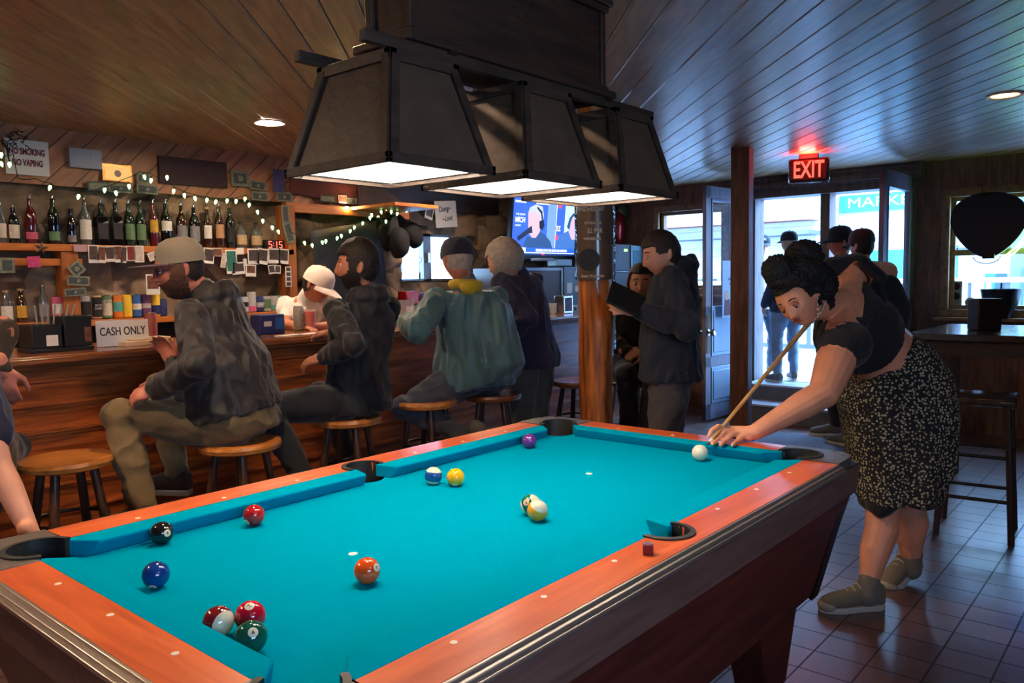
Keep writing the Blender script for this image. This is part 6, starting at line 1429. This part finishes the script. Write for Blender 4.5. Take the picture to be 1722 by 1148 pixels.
# ---- seated woman with dark hair
pel=atd(1068,618,5.3); pel.z=.87; hd=atd(1078,477,5.28); nb_=atd(1074,526,5.33)
r=figure('seated woman with long dark hair and clasped hands, in a black hooded top',pel,Vs(-.1,-1),(nb_-pel),hd,Vs(-.18,-.95,-.05),Vs(.05,0,1),
  {'L':(atd(1080,592,5.02),Vs(.8,-.1,-.5),Vs(-.7,-.3,-.1),Vs(0,-.6,.8),-1,(.6,.8,.5)),'R':(atd(1054,590,5.02),Vs(-.8,-.1,-.5),Vs(.7,-.3,-.1),Vs(0,-.6,.8),-1,(.6,.8,.5))},
  {'L':(atd(1088,735,4.95),Vs(0,-1,.6),Vs(0,-1)),'R':(atd(1058,738,4.95),Vs(-.1,-1,.6),Vs(-.1,-1))},
  cloth('black_cotton',rgb(30,29,31)),cloth('dark_blue_jeans',rgb(40,42,58)),sk_pale,M('black_leather',rgb(24,22,22)),girth=1.1,ease=.025,hem=.05,shw=.17,torso=.47,sc=1.0,hsc=1.08)
hairshell(r,m_hairb,th=.014,front=.062,low=-.09,nz=.004,back=-.14)
g=G()
for s in(-1,1): g.loft([(r.Mh@V((s*.072,-.02,.02)),.02,.04,r.Lf,r.D),(r.Mh@V((s*.080,-.015,-.06)),.024,.045,r.Lf,r.D),(r.Mh@V((s*.085,.0,-.14)),.026,.04,r.Lf,r.D),(r.Mh@V((s*.08,.02,-.22)),.012,.02,r.Lf,r.D)],n=12)
O('hair_lengths',remesh(g,.006,4,folds(.003,(60,60,8))),m_hairb,r.e)
O('scarf',G().tube([V((r.nb.x-r.pel.x,r.nb.y-r.pel.y,r.nb.z))+UP*.03+(r.Lf*math.cos(t*PI/8)+r.D*math.sin(t*PI/8))*.07 for t in range(16)],.022,10,closed=True),cloth('dusty_pink_scarf',rgb(120,84,84)),r.e)
# ---- people on the porch and in the doorway
def stand(label,hx,hy,d,F,HF,topm,botm,skm,floor,arms=None,cap=None,sc=1,girth=1.05,badge=None,hair=m_hairb,lx=(0,0),shoem=None):
    h=atd(hx,hy,d); H_=h.z+.115*sc-floor; s=H_/1.75; T=Vs(0,0,1); F=V(F).normalized(); Lf=UP.cross(F)
    pel=V((h.x,h.y,floor+.93*s))+F*(-.02); 
    a={'L':(pel+Lf*.26*s-UP*.02*s+F*.08,Vs(0,0,0)-F-UP*.2,F*.3-UP,Lf),'R':(pel-Lf*.26*s-UP*.02*s+F*.08,-F-UP*.2,F*.3-UP,-Lf)}
    if arms: a.update(arms(pel,s,F,Lf))
    l={'L':(V((pel.x,pel.y,floor+.09))+Lf*.11+F*lx[0],F,F+Lf*.2),'R':(V((pel.x,pel.y,floor+.09))-Lf*.11+F*lx[1],F,F-Lf*.2)}
    r=figure(label,pel,F,T,h,HF,UP,a,l,topm,botm,skm,shoem or M('grey_sneaker',rgb(96,92,88),rough=.8),sc=s,girth=girth,ease=.028,hem=.10,torso=.525,voxel=.012)
    hairshell(r,hair,th=.008,front=.06,low=-.035)
    if cap: puton(r,cap,cap,sz=1.1,dz=.03,brimL=.07)
    return r
kcap=cloth('black_baseball_cap',rgb(30,36,44))
r=stand('man on the porch in a black cap and beige shirt facing the camera',1283,413,8.8,Vs(.1,-1),Vs(-.1,-1,-.1),cloth('beige_tee',rgb(206,184,150)),cloth('blue_jeans',rgb(70,86,106)),sk_pale,.33,cap=kcap,girth=1.0)
text('H',.04,m_paper,'cap_letter',r.e,r.Mh@Matrix.Translation((0,.112,.085))@frame((0,0,0),(-1,0,0),(0,0,1)),depth=.002,bold=.002); glasses(r)
m_jlet=M('gold_jacket_lettering',rgb(196,150,80),rough=.6)
r=stand('man on the porch in navy lettered jacket and light blue jeans, seen from behind',1327,409,8.0,Vs(-.1,1),Vs(-.35,.95,0),cloth('navy_bomber',rgb(40,46,72)),cloth('light_blue_jeans',rgb(120,140,160)),sk_pale,.33,cap=kcap,girth=1.15,hair=m_hairg,lx=(.0,.12))
text('TRUKEE',.065,m_jlet,'jacket_lettering',r.e,frame(V((0,0,r.nb.z-.08))-r.D*.155,-r.Lf,UP),depth=.002,bold=.001,sx=.8)
r=stand('man in the doorway with a dark cap, left of the pair behind the player',1413,408,7.0,Vs(-.75,.5),Vs(-.9,.2,-.05),cloth('dark_plum_shirt',rgb(46,36,46)),cloth('black_denim',rgb(26,25,30)),sk_red,0,cap=kcap,girth=1.1)
r=stand('heavier man in the doorway with a dark cap, right of the pair behind the player',1449,414,6.5,Vs(-.2,1),Vs(-.4,.9,0),cloth('dark_grey_shirt',rgb(40,40,50)),cloth('black_denim',rgb(26,25,30)),sk_tan,0,cap=kcap,girth=1.2)
# ---- people cut by the left edge
nb_=V((-1.05,1.72,1.36)); pel=V((-.98,1.62,.85)); 
sh0=atd(-70,560,2.75)
r=figure('person in a dark brown coat at the left edge, one hand hanging before the bar',atd(-75,760,2.95),Vs(-.2,1),UP,atd(-70,450,2.95),Vs(-.3,1),UP,
  {'R':(atd(2,618,2.78),Vs(-.7,.2,-.8),Vs(.10,.1,-1),Vs(.5,-1,0)),'L':(atd(-150,600,3.0),Vs(-.8,0,-.6),Vs(0,.3,-1),Vs(-1,0,0))},
  {'R':(atd(-50,905,3.1),Vs(0,1,1),Vs(0,1)),'L':(atd(-120,905,3.1),Vs(0,1,1),Vs(0,1))},
  cloth('dark_brown_wool',rgb(58,46,34)),cloth('black_denim',rgb(26,25,30)),sk_red,None,girth=1.1,shw=.18)
hairshell(r,m_hairb)
r=figure('person cut by the left edge, bare arm in navy sleeve by the table corner',atd(-170,900,2.42),Vs(-.5,.8),Vs(.1,.0,1),atd(-190,470,2.42),Vs(-.3,1),UP,
  {'R':(atd(66,935,2.35),Vs(-.6,.3,.4),Vs(.3,.3,-.9),Vs(.3,-1,.2),1,(.3,.3,.3)),'L':(atd(-330,860,2.2),Vs(-.8,0,-.6),Vs(0,.3,-1),Vs(-1,0,0))},
  {'R':(V((*atd(-140,900,2.45).xy,.09)),Vs(0,1,0),Vs(0,1)),'L':(V((*atd(-210,900,2.55).xy,.09)),Vs(0,1,0),Vs(0,1))},
  cloth('navy_tee',rgb(34,36,60)),cloth('black_denim',rgb(26,25,30)),sk_pale,None,sleeves='short',girth=1.0,torso=.52,voxel=.007)
hairshell(r,m_hairb)
# ================================================================== THE PLAYER
e=EM('person',(atz(1500,1000,0).x,atz(1500,1000,0).y,0),'woman bending over the far rail to shoot, in black top and floral skirt','person')
off=V(e.location)
def put(nm,gm,m,par=None,**k):
    o=O(nm,gm,m,par or e,**k)
    if par is None: o.location=-off
    return o
A_=atd
HFw=(-CR*.60-CF*.62-CU*.48).normalized(); HUw=(CU*.88-CR*.50)
hc=A_(1342,503,3.20); Mh=hmat(hc,HFw,HUw,.97)
shL=A_(1418,572,3.22); elL=A_(1384,662,3.06); wrL=A_(1270,726,2.955)
shR=A_(1432,462,3.52); elR=A_(1490,458,3.76); wrR=A_(1440,478,3.80)
nbk=A_(1405,512,3.36); chest=A_(1440,545,3.40); waist=A_(1478,585,3.46); pelv=A_(1518,640,3.52)
spine=(nbk-pelv).normalized(); wd=(shL-shR).normalized(); wd=(wd-spine*wd.dot(spine)).normalized(); dp=spine.cross(wd)
kL=A_(1484,862,3.46); aL=A_(1458,992,3.38); kR=A_(1530,858,3.62); aR=A_(1532,948,3.66)
B=G()
B.loft([(pelv-spine*.12,.15,.13,wd,dp),(pelv,.19,.15,wd,dp),(waist,.160,.12,wd,dp),(chest,.155,.10,wd,dp),(chest.lerp(nbk,.55),.160,.092,wd,dp),(nbk-spine*.02,.12,.07,wd,dp),(nbk+spine*.03,.06,.055,wd,dp)],n=28)
B.chain([nbk,nbk.lerp(Mh@V((0,-.02,-.06)),.5),Mh@V((0,-.02,-.055))],[.062,.055,.056])
headgeo(B,Mh,{'jaw':.10},n=96,m=80)
B.chain([shR,shR.lerp(elR,.5),elR,elR.lerp(wrR,.5),wrR],[.066,.060,.052,.045,.030])
B.chain([nbk-spine*.05,shR],[.07,.066]); B.chain([nbk-spine*.06,shL],[.075,.072])
B.chain([shL,shL.lerp(elL,.45),elL,elL.lerp(wrL,.3),elL.lerp(wrL,.7),wrL],[.078,.076,.058,.054,.040,.030])
# bridge hand
tips=[atd(1192,733,2.905),atz(1198,746,.822),atz(1212,748,.822),atz(1232,748,.822)]
pips=[A_(1207,717,2.925),A_(1217,727,2.93),A_(1230,731,2.935),A_(1247,735,2.94)]
dips=[A_(1197,723,2.912),A_(1206,738,2.91),A_(1219,741,2.915),A_(1238,743,2.92)]
mcps=[A_(1226,722,2.975),A_(1234,724,2.965),A_(1244,727,2.958),A_(1253,731,2.95)]
for m_,p_,d_,t_ in zip(mcps,pips,dips,tips): B.chain([m_.lerp(wrL,.25),m_,p_,d_,t_],[.013,.0125,.0105,.0095,.0078],12)
pc_=(mcps[0]+mcps[1]+mcps[2]+mcps[3])/4
B.chain([wrL,pc_.lerp(wrL,.5)-UP*.006,pc_-UP*.004],[.029,.027,.018]); 
for m_ in mcps: B.chain([wrL,m_],[.022,.015])
B.chain([wrL.lerp(pc_,.3)+CF*.02,A_(1236,728,3.0),A_(1220,727,2.985),A_(1208,724,2.96)],[.016,.013,.0115,.009])
B.ball(A_(1259,735,2.95),(.020,.020,.014))
# rear hand round the butt
hand(B,wrR,(CF*.3-CU*.5-CR*.6),CR*.4+CF,1,.95,curl=(1.0,1.1,.7))
# legs
hL=pelv-UP*.06-CF*.06; hR=pelv-UP*.06+CF*.09
for h_,k_,a_ in((hL,kL,aL),(hR,kR,aR)):
    q=(a_-k_); 
    B.chain([h_,h_.lerp(k_,.5),k_,k_+q*.22-SRt*-.012,k_+q*.5,k_+q*.82,a_],[.105,.090,.068,.070,.062,.043,.038],16)
body=put('body',remesh(B,.0042,2),sk_brown)
Ml=Matrix.Translation(-off)@Mh
m_lip=M('rose_lips',rgb(176,88,76),rough=.35); m_lidm=M('eyelid_skin',rgb(176,100,76),rough=.45)
face(e,Ml,m_hairb,lipm=m_lip,lid=m_lidm,down=1)
for t_,d_ in zip(tips,dips):
    n_=(UP*.8-CF*.4).normalized(); g=G(); g.ball(t_+(d_-t_)*.05+n_*.0062,(.0048,.0055,.0022),R=frame((0,0,0),(t_-d_).cross(n_),(t_-d_)).to_3x3(),n=12,m=8); put('fingernail',g,M('nail_pink',rgb(232,168,148),rough=.25))
# hair
g=G()
def px_ball(x,y,d,rx,ry,rz): g.ball(A_(x,y,d),(rx*d/F_PX,rz*d/F_PX,ry*d/F_PX),R=Matrix((tuple(CR),tuple(CF),tuple(CU))).transposed(),n=24,m=16)
px_ball(1342,462,3.22,52,34,44); px_ball(1308,455,3.18,26,27,30); px_ball(1352,432,3.24,31,29,30); px_ball(1378,478,3.26,27,34,40); px_ball(1330,470,3.20,38,22,40); px_ball(1383,508,3.29,16,26,30); px_ball(1318,476,3.17,24,12,26); px_ball(1345,478,3.17,24,12,26); px_ball(1366,486,3.18,16,14,22)
def curl(p): 
    d,_p=noise.voronoi(p*70); return .007*(1-min(1,d[0]*1.6))+.004*noise.noise(p*45)
hair=put('hair',remesh(g,.0045,2,curl),m_hairk)
shell('hairline',Ml,lambda p:(p.z>.066) or (p.y<.035 and p.z>-.005) or (p.y<0 and p.z>-.06),.009,m_hairk,e,nz=.010,fr=140,n=150,m=130)
# jewellery
m_pearl=M('pearl',rgb(236,220,200),rough=.2,coat=1)
for x,y in((1375,502),(1375,512),(1375,520),(1376,528)): put('earring_pearl',G().ball(A_(x,y,3.135),.0042,n=10,m=6),m_pearl)
for k in range(11):
    t=k/10; x=1388-4*t-16*t*t*1.0; y=506+30*t+4*t*t; put('necklace_bead',G().ball(A_(x,y,3.17),.0036,n=10,m=6),m_pearl)
# black off-shoulder top
m_top=cloth('black_ribbed_top',rgb(26,24,30),bump=.3,bscale=90)
g=G()
bst=dp if dp.dot(UP)<0 else -dp   # hanging side
g.loft([(waist+spine*.030,.180,.138,wd,dp),(waist+spine*.10,.185,.148,wd,dp),(chest+bst*.03,.192,.155,wd,dp),(chest+spine*.06+bst*.03,.198,.140,wd,dp),(chest+spine*.080,.19,.13,wd,dp)],n=32)
g.ball(shL-UP*.01+CR*.012,(.098,.098,.088)); g.chain([shL+spine*-.03,shL.lerp(elL,.20)],[.098,.090])
g.chain([chest+wd*.09+bst*.06,shL.lerp(chest,.4)+bst*.02],[.11,.10])
g.chain([A_(1396,452,3.50),A_(1440,447,3.56),A_(1470,470,3.60)],[.052,.060,.055]) 
g.chain([A_(1492,484,3.62),A_(1506,522,3.57),A_(1498,552,3.54)],[.062,.068,.070])
tp=put('off_shoulder_top',remesh(g,.006,6,folds(.0018,(26,26,26),seed=3)),m_top)
g=G(); put('shoulder_strap',G().tube([A_(1443,440,3.44),A_(1478,470,3.42),A_(1486,505,3.40),A_(1482,530,3.38)],[.012,.016,.016,.014],10),m_top)
# floral skirt
m,nt,b=_new('floral_skirt_cloth'); L=nt.links
tc=nt.nodes.new('ShaderNodeTexCoord'); vo=nt.nodes.new('ShaderNodeTexVoronoi'); vo.inputs['Scale'].default_value=80; vo.inputs['Randomness'].default_value=.8; L.new(tc.outputs['Object'],vo.inputs['Vector'])
nz=nt.nodes.new('ShaderNodeTexNoise'); nz.inputs['Scale'].default_value=150; L.new(tc.outputs['Object'],nz.inputs['Vector'])
k=_math(nt,'MULTIPLY_ADD',nz.outputs[0],.45,_math(nt,'MULTIPLY',vo.outputs['Distance'],1.0)); cr2=nt.nodes.new('ShaderNodeValToRGB'); el=cr2.color_ramp.elements
el[0].position=.53; el[0].color=(*rgb(190,176,140),1); el[1].position=.64; el[1].color=(*rgb(30,28,30),1); L.new(k,cr2.inputs[0]); L.new(cr2.outputs[0],b.inputs['Base Color']); b.inputs['Roughness'].default_value=.9
m_sk_=m
def secpx(x0,y0,x1,y1,d,dep,tilt=0):
    a=A_(x0,y0,d-tilt);c=A_(x1,y1,d+tilt); return ((a+c)/2,(c-a).length/2,dep,(c-a).normalized(),SFw)
g=G().loft([secpx(1424,652,1530,562,3.48,.15),secpx(1412,668,1556,578,3.49,.17),secpx(1416,690,1588,622,3.50,.19),secpx(1424,730,1600,690,3.50,.20),secpx(1431,775,1592,765,3.50,.20),secpx(1437,815,1572,812,3.50,.20),secpx(1438,832,1566,838,3.50,.195)],n=40,pw=2.8)
def pleat(p):
    q=p-pelv; a=q.dot(SRt)*38+q.dot(SFw)*20; lo=min(1,max(0,(1.02-p.z)*1.6)); return lo*(.012*math.sin(a+1.5*noise.noise(p*3))+.010*noise.noise(p*6))
put('skirt',remesh(g,.009,6,pleat),m_sk_)
g=G().loft([secpx(1446,815,1540,818,3.46,.15),secpx(1450,850,1475,868,3.44,.09)],n=24); 
put('slip',remesh(g,.009,4,folds(.006,(20,20,6))),cloth('dark_slip',rgb(34,30,34)))
m_snk=M('olive_grey_canvas',rgb(126,114,92),rough=.9,bump=.3,bscale=260)
for an,toe,fl,pt,nm in((aL,Vs(-1,-.10),atz(1484,1022,0),0,'sneaker'),(aR,Vs(-.86,-.52),None,-.35,'sneaker')):
    if fl is None: fl=atz(1548,968,0.0); fl.z=0
    s_=shoe(e,an,toe,m_snk,1.0,pitch=pt,name=nm,floor=fl,laces=True,capm=M('cream_toe_rubber',rgb(170,156,130),rough=.6)); s_.location=-off
for a_,k_ in((aL,kL),(aR,kR)):
    put('sock',G().chain([a_+(k_-a_)*.12,a_-UP*.025],[.0455,.047]),cloth('grey_sock',rgb(120,112,100)))
# cue
T0=A_(1190,747,2.868); B1=A_(1365,537,3.45); dv=(B1-T0).normalized()
m_cue=wood('maple_cue_shaft',rgb(196,146,84),rgb(222,176,110),rough=.3,scale=(4,4,4),s=3,coat=.3); 
cue=EM('pool_cue',T0,'wooden pool cue with white ferrule held over the cue ball by the bending woman','cue')
def at_(t): return dv*t
O('shaft',G().tube([at_(.030),at_(.4),at_(1.02)],[.0062,.0078,.0115],16),m_cue,cue); O('ferrule',G().tube([at_(.012),at_(.032)],.0064,16),M('ferrule_white',rgb(236,230,214),rough=.3),cue)
O('tip',G().tube([at_(0),at_(.004),at_(.0125)],[.004,.0062,.0064],16),M('blue_grey_tip',rgb(70,100,110),rough=.9),cue); O('butt',G().tube([at_(1.02),at_(1.42),at_(1.45)],[.0105,.0145,.0135],16),m_dark,cue)
